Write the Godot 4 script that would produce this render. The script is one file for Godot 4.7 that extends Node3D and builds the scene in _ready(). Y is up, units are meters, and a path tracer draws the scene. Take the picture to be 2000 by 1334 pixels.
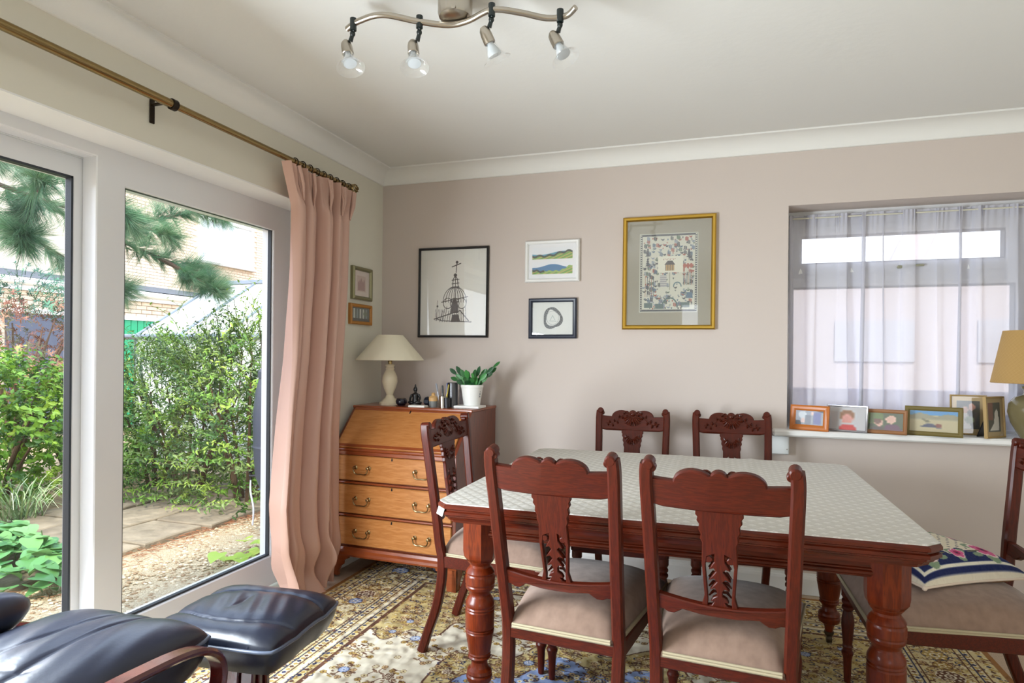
extends Node3D
# A dining room: patio door on one side, window wall behind a laid table, garden outside.

# ---------------------------------------------------------------- geometry
class Geo:
	var v := PackedVector3Array()
	var uv := PackedVector2Array()
	var col := PackedColorArray()
	var tint := Color(1, 1, 1)
	var use_col := false
	# corners run counter-clockwise seen from the front; stored clockwise for Godot
	func tri(a: Vector3, b: Vector3, c: Vector3, ua := Vector2.ZERO, ub := Vector2.ZERO, uc := Vector2.ZERO) -> void:
		v.append(a); v.append(c); v.append(b)
		uv.append(ua); uv.append(uc); uv.append(ub)
		if use_col:
			col.append(tint); col.append(tint); col.append(tint)
	func quad(a: Vector3, b: Vector3, c: Vector3, d: Vector3, u0 := Vector2(0, 1), u1 := Vector2(1, 1), u2 := Vector2(1, 0), u3 := Vector2(0, 0)) -> void:
		tri(a, b, c, u0, u1, u2)
		tri(a, c, d, u0, u2, u3)
	func box(c: Vector3, s: Vector3, bev := 0.0, b := Basis.IDENTITY) -> void:
		var h := s * 0.5
		var e: float = minf(bev, minf(h.x, minf(h.y, h.z)) * 0.9)
		if e <= 0.0:
			var p := []
			for i in 8:
				p.append(c + b * Vector3(h.x if i & 1 else -h.x, h.y if i & 2 else -h.y, h.z if i & 4 else -h.z))
			for f in [[4, 5, 7, 6], [1, 0, 2, 3], [5, 1, 3, 7], [0, 4, 6, 2], [6, 7, 3, 2], [0, 1, 5, 4]]:
				quad(p[f[0]], p[f[1]], p[f[2]], p[f[3]])
			return
		# three points at every corner
		var q := {}
		for i in 8:
			var sg := Vector3(1.0 if i & 1 else -1.0, 1.0 if i & 2 else -1.0, 1.0 if i & 4 else -1.0)
			for a in 3:
				var d := h - Vector3(e, e, e)
				d[a] = h[a]
				q[i * 3 + a] = c + b * (d * sg)
		for f in [[4, 5, 7, 6, 2], [1, 0, 2, 3, 2], [5, 1, 3, 7, 0], [0, 4, 6, 2, 0], [6, 7, 3, 2, 1], [0, 1, 5, 4, 1]]:
			var a: int = f[4]
			quad(q[f[0] * 3 + a], q[f[1] * 3 + a], q[f[2] * 3 + a], q[f[3] * 3 + a])
		for ed in [[4, 5, 2, 1], [6, 7, 1, 2], [2, 3, 2, 1], [0, 1, 1, 2], [5, 7, 0, 2], [4, 6, 2, 0], [0, 2, 0, 2], [1, 3, 2, 0], [1, 5, 0, 1], [0, 4, 1, 0], [3, 7, 1, 0], [2, 6, 0, 1]]:
			var i0: int = ed[0]
			var i1: int = ed[1]
			var a0: int = ed[2]
			var a1: int = ed[3]
			var A: Vector3 = q[i0 * 3 + a0]
			var B: Vector3 = q[i1 * 3 + a0]
			var C2: Vector3 = q[i1 * 3 + a1]
			var D: Vector3 = q[i0 * 3 + a1]
			if (B - A).cross(C2 - A).dot((A + C2) * 0.5 - c) < 0.0:
				quad(D, C2, B, A)
			else:
				quad(A, B, C2, D)
		for i in 8:
			var A: Vector3 = q[i * 3]
			var B: Vector3 = q[i * 3 + 1]
			var C2: Vector3 = q[i * 3 + 2]
			if (B - A).cross(C2 - A).dot(A - c) < 0.0:
				tri(A, C2, B)
			else:
				tri(A, B, C2)
	# turned shape round an axis; profile of (radius, height), bottom to top
	func lathe(prof: Array, seg := 20, at := Vector3.ZERO, b := Basis.IDENTITY, flats := 0.0) -> void:
		for k in seg:
			var a0 := TAU * (k + flats) / seg
			var a1 := TAU * (k + 1 + flats) / seg
			var d0 := Vector3(cos(a0), 0, sin(a0))
			var d1 := Vector3(cos(a1), 0, sin(a1))
			for j in prof.size() - 1:
				var p: Vector2 = prof[j]
				var q: Vector2 = prof[j + 1]
				var A := at + b * (d0 * p.x + Vector3(0, p.y, 0))
				var B := at + b * (d1 * p.x + Vector3(0, p.y, 0))
				var C := at + b * (d1 * q.x + Vector3(0, q.y, 0))
				var D := at + b * (d0 * q.x + Vector3(0, q.y, 0))
				var u0 := float(k) / seg
				var u1 := float(k + 1) / seg
				if p.x > 1e-5:
					tri(A, C, B, Vector2(u0, p.y), Vector2(u1, q.y), Vector2(u1, p.y))
				if q.x > 1e-5:
					tri(A, D, C, Vector2(u0, p.y), Vector2(u0, q.y), Vector2(u1, q.y))
	# tube along points with a radius each; flat = vertical squash of the section
	func tube(pts: Array, rad, seg := 8, caps := true, up := Vector3.UP, squash := 1.0) -> void:
		var rings := []
		var n := pts.size()
		for i in n:
			var t: Vector3 = (pts[mini(i + 1, n - 1)] - pts[maxi(i - 1, 0)]).normalized()
			var s := t.cross(up)
			if s.length() < 0.01:
				s = t.cross(Vector3.RIGHT)
			s = s.normalized()
			var w := s.cross(t).normalized()
			var r: float = rad[i] if rad is Array else rad
			var ring := []
			for k in seg:
				var a := TAU * k / seg
				ring.append(pts[i] + s * cos(a) * r + w * sin(a) * r * squash)
			rings.append(ring)
		for i in n - 1:
			for k in seg:
				var k1 := (k + 1) % seg
				quad(rings[i][k], rings[i][k1], rings[i + 1][k1], rings[i + 1][k])
		if caps:
			for k in seg:
				var k1 := (k + 1) % seg
				tri(pts[0], rings[0][k1], rings[0][k])
				tri(pts[n - 1], rings[n - 1][k], rings[n - 1][k1])
	# rectangular section (w across, d deep) swept along points, section axes given
	func bar(pts: Array, across: Vector3, w, d, bev := 0.003) -> void:
		var rings := []
		var n := pts.size()
		for i in n:
			var t: Vector3 = (pts[mini(i + 1, n - 1)] - pts[maxi(i - 1, 0)]).normalized()
			var s := (across - t * across.dot(t)).normalized()
			var f := s.cross(t).normalized()
			var ww: float = (w[i] if w is Array else w) * 0.5
			var dd: float = (d[i] if d is Array else d) * 0.5
			var e: float = minf(bev, minf(ww, dd) * 0.8)
			var ring := []
			for k in [[1, 1, 0], [1, 1, 1], [-1, 1, 1], [-1, 1, 0], [-1, -1, 0], [-1, -1, 1], [1, -1, 1], [1, -1, 0]]:
				var sx: float = k[0] * (ww - (e if k[2] else 0.0))
				var sf: float = k[1] * (dd - (0.0 if k[2] else e))
				ring.append(pts[i] + s * sx + f * sf)
			rings.append(ring)
		for i in n - 1:
			for k in 8:
				var k1 := (k + 1) % 8
				quad(rings[i][k], rings[i + 1][k], rings[i + 1][k1], rings[i][k1])
		for k in range(1, 7):
			tri(rings[0][0], rings[0][k], rings[0][k + 1])
			tri(rings[n - 1][0], rings[n - 1][k + 1], rings[n - 1][k])
	# outline in the xy plane pushed through along z; xf places it
	func prism(poly: PackedVector2Array, z0: float, z1: float, xf := Transform3D.IDENTITY, bev := 0.0, bow := 0.0, bw := 1.0) -> void:
		if Geometry2D.is_polygon_clockwise(poly):
			poly.reverse()
		var n := poly.size()
		var inner := PackedVector2Array()
		for i in n:
			var p := poly[i]
			var e0 := (p - poly[(i + n - 1) % n]).normalized()
			var e1 := (poly[(i + 1) % n] - p).normalized()
			var m := (Vector2(-e0.y, e0.x) + Vector2(-e1.y, e1.x))
			m = m.normalized() if m.length() > 0.2 else Vector2(-e0.y, e0.x)
			inner.append(p + m * bev)
		var ix := Geometry2D.triangulate_polygon(inner if bev > 0.0 else poly)
		if ix.is_empty():
			inner = poly
			ix = Geometry2D.triangulate_polygon(poly)
		var lo := poly[0]
		var hi := poly[0]
		for p in poly:
			lo = lo.min(p)
			hi = hi.max(p)
		var sz := hi - lo
		var P := func(p: Vector2, z: float) -> Vector3:
			return xf * Vector3(p.x, p.y, z + bow * (1.0 - pow(p.x / bw, 2.0)))
		var U := func(p: Vector2) -> Vector2:
			return Vector2((p.x - lo.x) / sz.x, 1.0 - (p.y - lo.y) / sz.y)
		for i in range(0, ix.size(), 3):
			var a := inner[ix[i]]
			var b := inner[ix[i + 1]]
			var c := inner[ix[i + 2]]
			if (b - a).cross(c - a) < 0.0:
				var t := b
				b = c
				c = t
			tri(P.call(a, z1), P.call(b, z1), P.call(c, z1), U.call(a), U.call(b), U.call(c))
			tri(P.call(a, z0), P.call(c, z0), P.call(b, z0), U.call(a), U.call(c), U.call(b))
		for i in n:
			var j := (i + 1) % n
			if bev > 0.0:
				quad(P.call(poly[i], z1 - bev), P.call(poly[j], z1 - bev), P.call(inner[j], z1), P.call(inner[i], z1))
				quad(P.call(poly[i], z0 + bev), P.call(poly[j], z0 + bev), P.call(poly[j], z1 - bev), P.call(poly[i], z1 - bev))
				quad(P.call(inner[i], z0), P.call(inner[j], z0), P.call(poly[j], z0 + bev), P.call(poly[i], z0 + bev))
			else:
				quad(P.call(poly[i], z0), P.call(poly[j], z0), P.call(poly[j], z1), P.call(poly[i], z1))
	# surface given by f(u, v) -> Vector3, u and v from 0 to 1
	func sheet(nu: int, nv: int, f: Callable, flip := false) -> void:
		var g := []
		for i in nu + 1:
			var row := PackedVector3Array()
			for j in nv + 1:
				row.append(f.call(float(i) / nu, float(j) / nv))
			g.append(row)
		for i in nu:
			for j in nv:
				var u0 := Vector2(float(i) / nu, float(j) / nv)
				var u2 := Vector2(float(i + 1) / nu, float(j + 1) / nv)
				var a: Vector3 = g[i][j]
				var b: Vector3 = g[i + 1][j]
				var c: Vector3 = g[i + 1][j + 1]
				var d: Vector3 = g[i][j + 1]
				if flip:
					quad(a, d, c, b, u0, Vector2(u0.x, u2.y), u2, Vector2(u2.x, u0.y))
				else:
					quad(a, b, c, d, u0, Vector2(u2.x, u0.y), u2, Vector2(u0.x, u2.y))
	func blob(c: Vector3, r: Vector3, b := Basis.IDENTITY, nu := 12, nv := 8) -> void:
		sheet(nu, nv, func(u: float, w: float) -> Vector3:
			var a := TAU * u
			var e := PI * (w - 0.5)
			return c + b * (Vector3(cos(e) * cos(a), sin(e), cos(e) * sin(a)) * r), true)
	func mesh(crease := 35.0) -> ArrayMesh:
		var n := PackedVector3Array()
		n.resize(v.size())
		var fn := PackedVector3Array()
		var m := v.size() / 3
		fn.resize(m)
		for f in m:
			fn[f] = (v[f * 3 + 2] - v[f * 3]).cross(v[f * 3 + 1] - v[f * 3])
		if crease <= 0.0:
			for f in m:
				var q := fn[f].normalized()
				n[f * 3] = q; n[f * 3 + 1] = q; n[f * 3 + 2] = q
		else:
			var at := {}
			var keys := []
			keys.resize(v.size())
			for i in v.size():
				var k := Vector3i((v[i] * 20000.0).round())
				keys[i] = k
				if at.has(k):
					at[k].append(i / 3)
				else:
					at[k] = [i / 3]
			var lim := cos(deg_to_rad(crease))
			for i in v.size():
				var f := fn[i / 3]
				var fl := f.length()
				var s := f
				for g in at[keys[i]]:
					var h := fn[g]
					var hl := h.length()
					if g != i / 3 and fl > 0.0 and hl > 0.0 and f.dot(h) > lim * fl * hl:
						s += h
				n[i] = s.normalized() if s.length() > 0.0 else Vector3.UP
		var arr := []
		arr.resize(Mesh.ARRAY_MAX)
		arr[Mesh.ARRAY_VERTEX] = v
		arr[Mesh.ARRAY_NORMAL] = n
		arr[Mesh.ARRAY_TEX_UV] = uv
		if use_col:
			arr[Mesh.ARRAY_COLOR] = col
		var am := ArrayMesh.new()
		am.add_surface_from_arrays(Mesh.PRIMITIVE_TRIANGLES, arr)
		return am

# ---------------------------------------------------------------- naming
var taken := {}
var M := {}

func numbered(called: String) -> String:
	if not taken.has(called):
		taken[called] = 0
		return called
	taken[called] += 1
	return "%s_%03d" % [called, taken[called]]

func tag(o: Node, label := "", category := "", group := "", kind := "") -> Node:
	if label: o.set_meta("label", label)
	if category: o.set_meta("category", category)
	if group: o.set_meta("group", group)
	if kind: o.set_meta("kind", kind)
	return o

func thing(called: String, label: String, category: String, at := Vector3.ZERO, turn := 0.0, group := "") -> Node3D:
	var o := Node3D.new()
	o.name = numbered(called)
	add_child(o)
	o.position = at
	o.rotation_degrees.y = turn
	tag(o, label, category, group)
	return o

func part(called: String, g, mat: Material, parent: Node = self, crease := 35.0) -> MeshInstance3D:
	var o := MeshInstance3D.new()
	o.mesh = g.mesh(crease) if g is Geo else g
	o.material_override = mat
	o.name = numbered(called) if parent == self else called
	parent.add_child(o, true)
	return o

func struct(called: String, g, mat: Material, parent: Node = self, crease := 35.0) -> MeshInstance3D:
	var o := part(called, g, mat, parent, crease)
	if parent == self:
		o.name = called
		o.set_meta("kind", "structure")
	return o

func many(called: String, mesh: Mesh, mat: Material, xs: Array, parent: Node, cols := []) -> MultiMeshInstance3D:
	var mm := MultiMesh.new()
	mm.transform_format = MultiMesh.TRANSFORM_3D
	mm.use_colors = cols.size() > 0
	mm.mesh = mesh
	mm.instance_count = xs.size()
	for i in xs.size():
		mm.set_instance_transform(i, xs[i])
		if cols.size() > 0:
			mm.set_instance_color(i, cols[i])
	var o := MultiMeshInstance3D.new()
	o.multimesh = mm
	o.material_override = mat
	o.name = called
	parent.add_child(o, true)
	o.set_meta("kind", "stuff")
	return o

# ---------------------------------------------------------------- materials and textures
func mat(c: Color, rough := 0.6, metal := 0.0) -> StandardMaterial3D:
	var m := StandardMaterial3D.new()
	m.albedo_color = c
	m.roughness = rough
	m.metallic = metal
	return m

func rgb(r: float, g: float, b: float) -> Color:
	return Color(r / 255.0, g / 255.0, b / 255.0)

func noise_tex(seed_: int, freq: float, cols: Array, size := 256, oct := 4, kind := FastNoiseLite.TYPE_SIMPLEX_SMOOTH, normal := 0.0) -> NoiseTexture2D:
	var n := FastNoiseLite.new()
	n.seed = seed_
	n.frequency = freq
	n.noise_type = kind
	n.fractal_octaves = oct
	var t := NoiseTexture2D.new()
	t.width = size
	t.height = size
	t.seamless = true
	t.noise = n
	if normal > 0.0:
		t.as_normal_map = true
		t.bump_strength = normal
	elif cols.size() > 0:
		var r := Gradient.new()
		r.colors = PackedColorArray(cols)
		var off := PackedFloat32Array()
		for i in cols.size():
			off.append(float(i) / (cols.size() - 1))
		r.offsets = off
		t.color_ramp = r
	return t

func grained(cols: Array, seed_: int, scale: Vector3, rough: float, coat := 0.4, freq := 0.02) -> StandardMaterial3D:
	var m := mat(Color.WHITE, rough)
	m.albedo_texture = noise_tex(seed_, freq, cols, 256, 5)
	m.uv1_triplanar = true
	m.uv1_scale = scale
	if coat > 0.0:
		m.clearcoat_enabled = true
		m.clearcoat = coat
		m.clearcoat_roughness = 0.18
	return m

func tex_of(img: Image) -> ImageTexture:
	return ImageTexture.create_from_image(img)

func pic(img: Image, rough := 0.7) -> StandardMaterial3D:
	var m := mat(Color.WHITE, rough)
	m.albedo_texture = tex_of(img)
	return m

func canvas(w: int, h: int, c: Color) -> Image:
	var i := Image.create(w, h, false, Image.FORMAT_RGB8)
	i.fill(c)
	return i

func dot(i: Image, x: float, y: float, r: float, c: Color, sq := 1.0) -> void:
	for a in range(maxi(0, int(x - r)), mini(i.get_width(), int(x + r) + 2)):
		for b in range(maxi(0, int(y - r * sq)), mini(i.get_height(), int(y + r * sq) + 2)):
			if Vector2(a + 0.5 - x, (b + 0.5 - y) / sq).length() <= r:
				i.set_pixel(a, b, c)

func stroke(i: Image, pts: Array, w: float, c: Color) -> void:
	for k in pts.size() - 1:
		var p: Vector2 = pts[k]
		var q: Vector2 = pts[k + 1]
		var n := maxi(1, int(p.distance_to(q) / maxf(0.5, w * 0.4)))
		for j in n + 1:
			var s := p.lerp(q, float(j) / n)
			dot(i, s.x, s.y, w * 0.5, c)

func fillpoly(i: Image, pts: Array, c: Color) -> void:
	var poly := PackedVector2Array(pts)
	var lo := poly[0]
	var hi := poly[0]
	for p in poly:
		lo = lo.min(p)
		hi = hi.max(p)
	for a in range(maxi(0, int(lo.x)), mini(i.get_width(), int(hi.x) + 1)):
		for b in range(maxi(0, int(lo.y)), mini(i.get_height(), int(hi.y) + 1)):
			if Geometry2D.is_point_in_polygon(Vector2(a + 0.5, b + 0.5), poly):
				i.set_pixel(a, b, c)

func arc(c: Vector2, r: Vector2, a0: float, a1: float, n := 12) -> Array:
	var o := []
	for k in n + 1:
		var a := deg_to_rad(lerpf(a0, a1, float(k) / n))
		o.append(c + Vector2(cos(a) * r.x, sin(a) * r.y))
	return o

func smooth_path(pts: Array, n := 6) -> Array:
	var c := Curve3D.new()
	for i in pts.size():
		var t: Vector3 = (pts[mini(i + 1, pts.size() - 1)] - pts[maxi(i - 1, 0)]) / 6.0
		c.add_point(pts[i], -t, t)
	var o := []
	for i in pts.size() - 1:
		for k in n:
			o.append(c.sample(i, float(k) / n))
	o.append(pts[pts.size() - 1])
	return o

# ---------------------------------------------------------------- camera, sky, light
const XL := -2.042      # patio wall face
const ZB := -3.587      # window wall face
const XR := 2.1
const ZF := 2.6
const CEIL := 2.378

func camera_and_light() -> void:
	var c := Camera3D.new()
	c.name = "camera"
	add_child(c)
	c.transform = Transform3D(Basis(Vector3.UP, deg_to_rad(17.94)) * Basis(Vector3.BACK, deg_to_rad(0.51)), Vector3(0, 1.21, 0))
	var near := 0.05
	c.projection = Camera3D.PROJECTION_FRUSTUM
	c.keep_aspect = Camera3D.KEEP_HEIGHT
	c.set_frustum(near * 1334.0 / 1229.4, Vector2(0, near * 29.6 / 1229.4), near, 120.0)
	c.current = true
	var we := WorldEnvironment.new()
	we.name = "environment"
	add_child(we)
	var e := Environment.new()
	e.background_mode = Environment.BG_SKY
	var sm := ProceduralSkyMaterial.new()
	sm.sky_top_color = Color(0.80, 0.87, 0.97)
	sm.sky_horizon_color = Color(0.97, 0.98, 1.0)
	sm.sky_curve = 0.25
	sm.ground_horizon_color = Color(0.72, 0.72, 0.70)
	sm.ground_bottom_color = Color(0.45, 0.44, 0.42)
	sm.sky_energy_multiplier = SKY
	sm.ground_energy_multiplier = SKY
	sm.sun_angle_max = 0.0
	var sky := Sky.new()
	sky.sky_material = sm
	e.sky = sky
	e.ambient_light_source = Environment.AMBIENT_SOURCE_SKY
	e.tonemap_mode = Environment.TONE_MAPPER_LINEAR
	e.tonemap_exposure = EXPO
	e.sdfgi_enabled = true
	e.ssao_enabled = true
	e.ssil_enabled = true
	we.environment = e
	var sun := DirectionalLight3D.new()
	sun.name = "sun"
	add_child(sun)
	sun.light_color = Color(1.0, 0.96, 0.88)
	sun.light_energy = SUN
	sun.light_angular_distance = 12.0
	sun.shadow_enabled = true
	sun.look_at_from_position(Vector3.ZERO, Vector3(-0.25, -0.75, -0.60))
	# daylight of the near end of the patio glazing, beside the viewer
	var pl := AreaLight3D.new()
	pl.name = "patio_daylight"
	add_child(pl)
	pl.area_size = Vector2(1.1, 1.1)
	pl.light_color = Color(0.93, 0.97, 1.0)
	pl.light_energy = LEFT
	pl.area_range = 12.0
	pl.shadow_enabled = true
	pl.position = Vector3(-2.06, 0.95, -0.74)
	pl.rotation_degrees = Vector3(-20, -90, 0)
	# daylight of the big front window behind the viewer
	var al := AreaLight3D.new()
	al.name = "window_daylight"
	add_child(al)
	al.area_size = Vector2(1.5, 1.15)
	al.light_color = Color(0.97, 0.98, 1.0)
	al.light_energy = FRONT
	al.area_range = 12.0
	al.shadow_enabled = true
	al.position = Vector3(1.1, 1.5, ZF - 0.02)

func materials() -> void:
	M.cream = mat(rgb(222, 218, 204), 0.9)
	M.cream.normal_enabled = true
	M.cream.normal_texture = noise_tex(3, 0.03, [], 256, 3, FastNoiseLite.TYPE_SIMPLEX_SMOOTH, 1.5)
	M.cream.normal_scale = 0.08
	M.cream.uv1_triplanar = true
	M.cream.uv1_scale = Vector3(2, 2, 2)
	M.pink = M.cream.duplicate()
	M.pink.albedo_color = rgb(206, 194, 186)
	M.ceil = mat(rgb(224, 223, 219), 0.95)
	M.ceil.normal_enabled = true
	M.ceil.normal_texture = noise_tex(5, 0.035, [], 512, 4, FastNoiseLite.TYPE_CELLULAR, 3.0)
	M.ceil.normal_scale = 0.12
	M.ceil.uv1_triplanar = true
	M.ceil.uv1_scale = Vector3(1.6, 1.6, 1.6)
	M.coving = mat(rgb(234, 233, 229), 0.85)
	M.white = mat(rgb(238, 238, 236), 0.45)
	M.upvc = mat(rgb(226, 227, 229), 0.28)
	M.upvc.clearcoat_enabled = true
	M.upvc.clearcoat = 0.3
	M.upvc.clearcoat_roughness = 0.15
	M.gasket = mat(rgb(38, 44, 52), 0.5)
	M.glass = mat(Color(0.5, 0.52, 0.52, 0.035), 0.02)
	M.glass.metallic_specular = 0.25
	M.glass.transparency = BaseMaterial3D.TRANSPARENCY_ALPHA
	M.picglass = mat(Color(1, 1, 1, 0.05), 0.02)
	M.picglass.transparency = BaseMaterial3D.TRANSPARENCY_ALPHA
	M.carpet = mat(Color.WHITE, 0.98)
	M.carpet.albedo_texture = noise_tex(8, 0.2, [rgb(176, 154, 132), rgb(206, 186, 164)], 256, 3)
	M.carpet.uv1_triplanar = true
	M.carpet.uv1_scale = Vector3(3, 3, 3)
	M.brass = mat(rgb(150, 128, 86), 0.2, 1.0)
	M.bracket = mat(rgb(40, 30, 20), 0.4, 0.6)
	M.nickel = mat(rgb(176, 168, 156), 0.28, 1.0)
	M.black = mat(rgb(16, 16, 18), 0.35)
	M.gold = mat(rgb(196, 158, 70), 0.3, 0.9)
	var ch := [rgb(50, 14, 6), rgb(86, 28, 11), rgb(64, 20, 8), rgb(100, 35, 13)]
	M.chair = grained(ch, 11, Vector3(14, 1.6, 14), 0.42, 0.25)
	M.chair_h = grained(ch, 12, Vector3(1.6, 14, 14), 0.42, 0.25)
	M.carved = grained([rgb(48, 16, 8), rgb(82, 29, 13), rgb(58, 20, 10)], 13, Vector3(6, 6, 6), 0.3, 0.5)
	M.table = grained([rgb(70, 22, 8), rgb(116, 44, 14), rgb(86, 29, 10), rgb(132, 55, 18)], 14, Vector3(9, 1.2, 9), 0.34, 0.4)
	M.table_h = grained([rgb(54, 17, 8), rgb(90, 31, 13), rgb(68, 23, 10)], 15, Vector3(1.2, 10, 10), 0.32, 0.4)
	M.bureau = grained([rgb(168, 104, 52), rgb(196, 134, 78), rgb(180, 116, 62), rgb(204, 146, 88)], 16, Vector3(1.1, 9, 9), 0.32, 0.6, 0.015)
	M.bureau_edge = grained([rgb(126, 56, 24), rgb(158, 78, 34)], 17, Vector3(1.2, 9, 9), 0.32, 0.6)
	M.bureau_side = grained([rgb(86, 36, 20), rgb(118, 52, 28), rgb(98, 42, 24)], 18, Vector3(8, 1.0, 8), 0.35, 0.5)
	for k in [M.chair, M.chair_h, M.carved, M.table, M.table_h, M.bureau]:
		k.metallic_specular = 0.32
		k.clearcoat *= 0.6
	M.velvet = mat(Color.WHITE, 0.9)
	M.velvet.albedo_texture = noise_tex(20, 0.03, [rgb(122, 97, 82), rgb(150, 124, 107)], 256, 4)
	M.velvet.uv1_triplanar = true
	M.velvet.uv1_scale = Vector3(3, 3, 3)
	M.velvet.rim_enabled = true
	M.velvet.rim = 0.5
	M.gimp = mat(rgb(172, 160, 132), 0.9)
	M.leather = mat(rgb(16, 22, 38), 0.34)
	M.leather.normal_enabled = true
	M.leather.normal_texture = noise_tex(22, 0.06, [], 256, 4, FastNoiseLite.TYPE_CELLULAR, 3.0)
	M.leather.normal_scale = 0.12
	M.leather.uv1_triplanar = true
	M.leather.uv1_scale = Vector3(5, 5, 5)
	M.leather.clearcoat_enabled = true
	M.leather.clearcoat = 0.35
	M.leather.clearcoat_roughness = 0.3
	M.piping = mat(rgb(90, 98, 116), 0.25)
	M.bentwood = grained([rgb(58, 12, 16), rgb(86, 24, 20)], 23, Vector3(3, 3, 3), 0.22, 0.8)
	M.ceramic = mat(rgb(228, 216, 188), 0.3)

func room() -> void:
	var g := Geo.new()
	# patio wall with one wide opening
	var o0 := -2.9
	var o1 := 1.10
	var head := 2.0
	g.box(Vector3(XL - 0.15, 1.2, (ZB - 0.3 + o0) * 0.5), Vector3(0.3, 2.9, o0 - ZB + 0.3))
	g.box(Vector3(XL - 0.15, 1.2, (o1 + ZF + 0.3) * 0.5), Vector3(0.3, 2.9, ZF + 0.3 - o1))
	g.box(Vector3(XL - 0.15, (head + 2.65) * 0.5, (o0 + o1) * 0.5), Vector3(0.3, 2.65 - head, o1 - o0))
	g.box(Vector3(XL - 0.15, -0.14, (o0 + o1) * 0.5), Vector3(0.3, 0.22, o1 - o0))
	struct("wall_left", g, M.cream, self, 0)
	# window wall
	var wx0 := 0.357
	var wx1 := 1.66
	var wy0 := 0.812
	var wy1 := 2.015
	g = Geo.new()
	g.box(Vector3((XL + wx0) * 0.5, 1.2, ZB - 0.15), Vector3(wx0 - XL, 2.9, 0.3))
	g.box(Vector3((XR + 0.3 + wx1) * 0.5, 1.2, ZB - 0.15), Vector3(XR + 0.3 - wx1, 2.9, 0.3))
	g.box(Vector3((wx0 + wx1) * 0.5, (wy1 + 2.65) * 0.5, ZB - 0.15), Vector3(wx1 - wx0, 2.65 - wy1, 0.3))
	g.box(Vector3((wx0 + wx1) * 0.5, (wy0 - 0.25) * 0.5, ZB - 0.15), Vector3(wx1 - wx0, wy0 + 0.25, 0.3))
	struct("wall_back", g, M.pink, self, 0)
	g = Geo.new()
	g.box(Vector3(XR + 0.15, 1.2, (ZB + ZF) * 0.5), Vector3(0.3, 2.9, ZF - ZB))
	struct("wall_right", g, M.cream, self, 0)
	# wall behind the viewer: big window and a narrow glazed light
	g = Geo.new()
	g.box(Vector3(-1.37, 1.2, ZF + 0.15), Vector3(1.74, 2.9, 0.3))
	g.box(Vector3(0.03, 1.2, ZF + 0.15), Vector3(0.58, 2.9, 0.3))
	g.box(Vector3(1.99, 1.2, ZF + 0.15), Vector3(0.22, 2.9, 0.3))
	g.box(Vector3(-0.38, 2.34, ZF + 0.15), Vector3(0.24, 0.62, 0.3))
	g.box(Vector3(-0.38, 0.72, ZF + 0.15), Vector3(0.24, 1.94, 0.3))
	g.box(Vector3(1.1, 2.4, ZF + 0.15), Vector3(1.56, 0.5, 0.3))
	g.box(Vector3(1.1, 0.33, ZF + 0.15), Vector3(1.56, 1.16, 0.3))
	struct("wall_front", g, M.cream, self, 0)
	g = Geo.new()
	g.box(Vector3(0, CEIL + 0.1, -0.5), Vector3(4.7, 0.2, 6.8))
	struct("ceiling", g, M.ceil, self, 0)
	g = Geo.new()
	g.box(Vector3(0.03, -0.112, -0.49), Vector3(4.14, 0.2, 6.2))
	struct("floor", g, M.carpet, self, 0)
	# coving
	var cv := PackedVector2Array([Vector2(-0.01, 2.40), Vector2(-0.01, 2.295), Vector2(0.008, 2.295)])
	for k in 9:
		var a := PI * 0.5 * k / 8.0
		cv.append(Vector2(0.104 - 0.092 * cos(a), 2.297 + 0.072 * sin(a)))
	cv.append(Vector2(0.112, 2.370))
	cv.append(Vector2(0.112, 2.40))
	g = Geo.new()
	g.prism(cv, ZB, ZF, Transform3D(Basis.IDENTITY, Vector3(XL, 0, 0)))
	struct("trim_1", g, M.coving, self, 25)
	g = Geo.new()
	g.prism(cv, -XR, -XL, Transform3D(Basis(Vector3.UP, -PI / 2), Vector3(0, 0, ZB)))
	struct("trim_2", g, M.coving, self, 25)
	# skirting
	var sk := PackedVector2Array([Vector2(-0.005, -0.01), Vector2(0.016, -0.01), Vector2(0.016, 0.070), Vector2(0.013, 0.082), Vector2(0.009, 0.086), Vector2(0.007, 0.098), Vector2(-0.005, 0.1)])
	g = Geo.new()
	g.prism(sk, ZB, -2.9, Transform3D(Basis.IDENTITY, Vector3(XL, 0, 0)))
	struct("baseboard_left", g, M.white, self, 0)
	g = Geo.new()
	g.prism(sk, -XR, -XL, Transform3D(Basis(Vector3.UP, -PI / 2), Vector3(0, 0, ZB)))
	struct("baseboard_back", g, M.white, self, 0)
	# plaster lining of the patio reveal
	g = Geo.new()
	g.box(Vector3(XL - 0.087, head - 0.003, (o0 + o1) * 0.5), Vector3(0.174, 0.006, o1 - o0 - 0.002))
	g.box(Vector3(XL - 0.087, 1.0, o0 + 0.003), Vector3(0.174, 1.99, 0.006))
	g.box(Vector3(XL - 0.087, 1.0, o1 - 0.003), Vector3(0.174, 1.99, 0.006))
	struct("trim_3", g, M.white, self, 0)

	# patio door
	var d := Node3D.new()
	d.name = "door_1"
	add_child(d)
	d.set_meta("kind", "structure")
	d.position = Vector3(-2.215, 0, 0)
	g = Geo.new()
	g.box(Vector3(-0.037, 1.93, (o0 - 1.80) * 0.5), Vector3(0.074, 0.135, -1.80 - o0), 0.004)
	g.box(Vector3(-0.037, 1.974, (-1.80 + o1) * 0.5), Vector3(0.074, 0.05, o1 + 1.80), 0.004)
	g.box(Vector3(-0.037, 0.075, (o0 - 1.80) * 0.5), Vector3(0.074, 0.155, -1.80 - o0), 0.004)
	g.box(Vector3(-0.055, 0.03, (-1.765 + o1) * 0.5), Vector3(0.11, 0.065, o1 + 1.765), 0.004)
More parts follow.
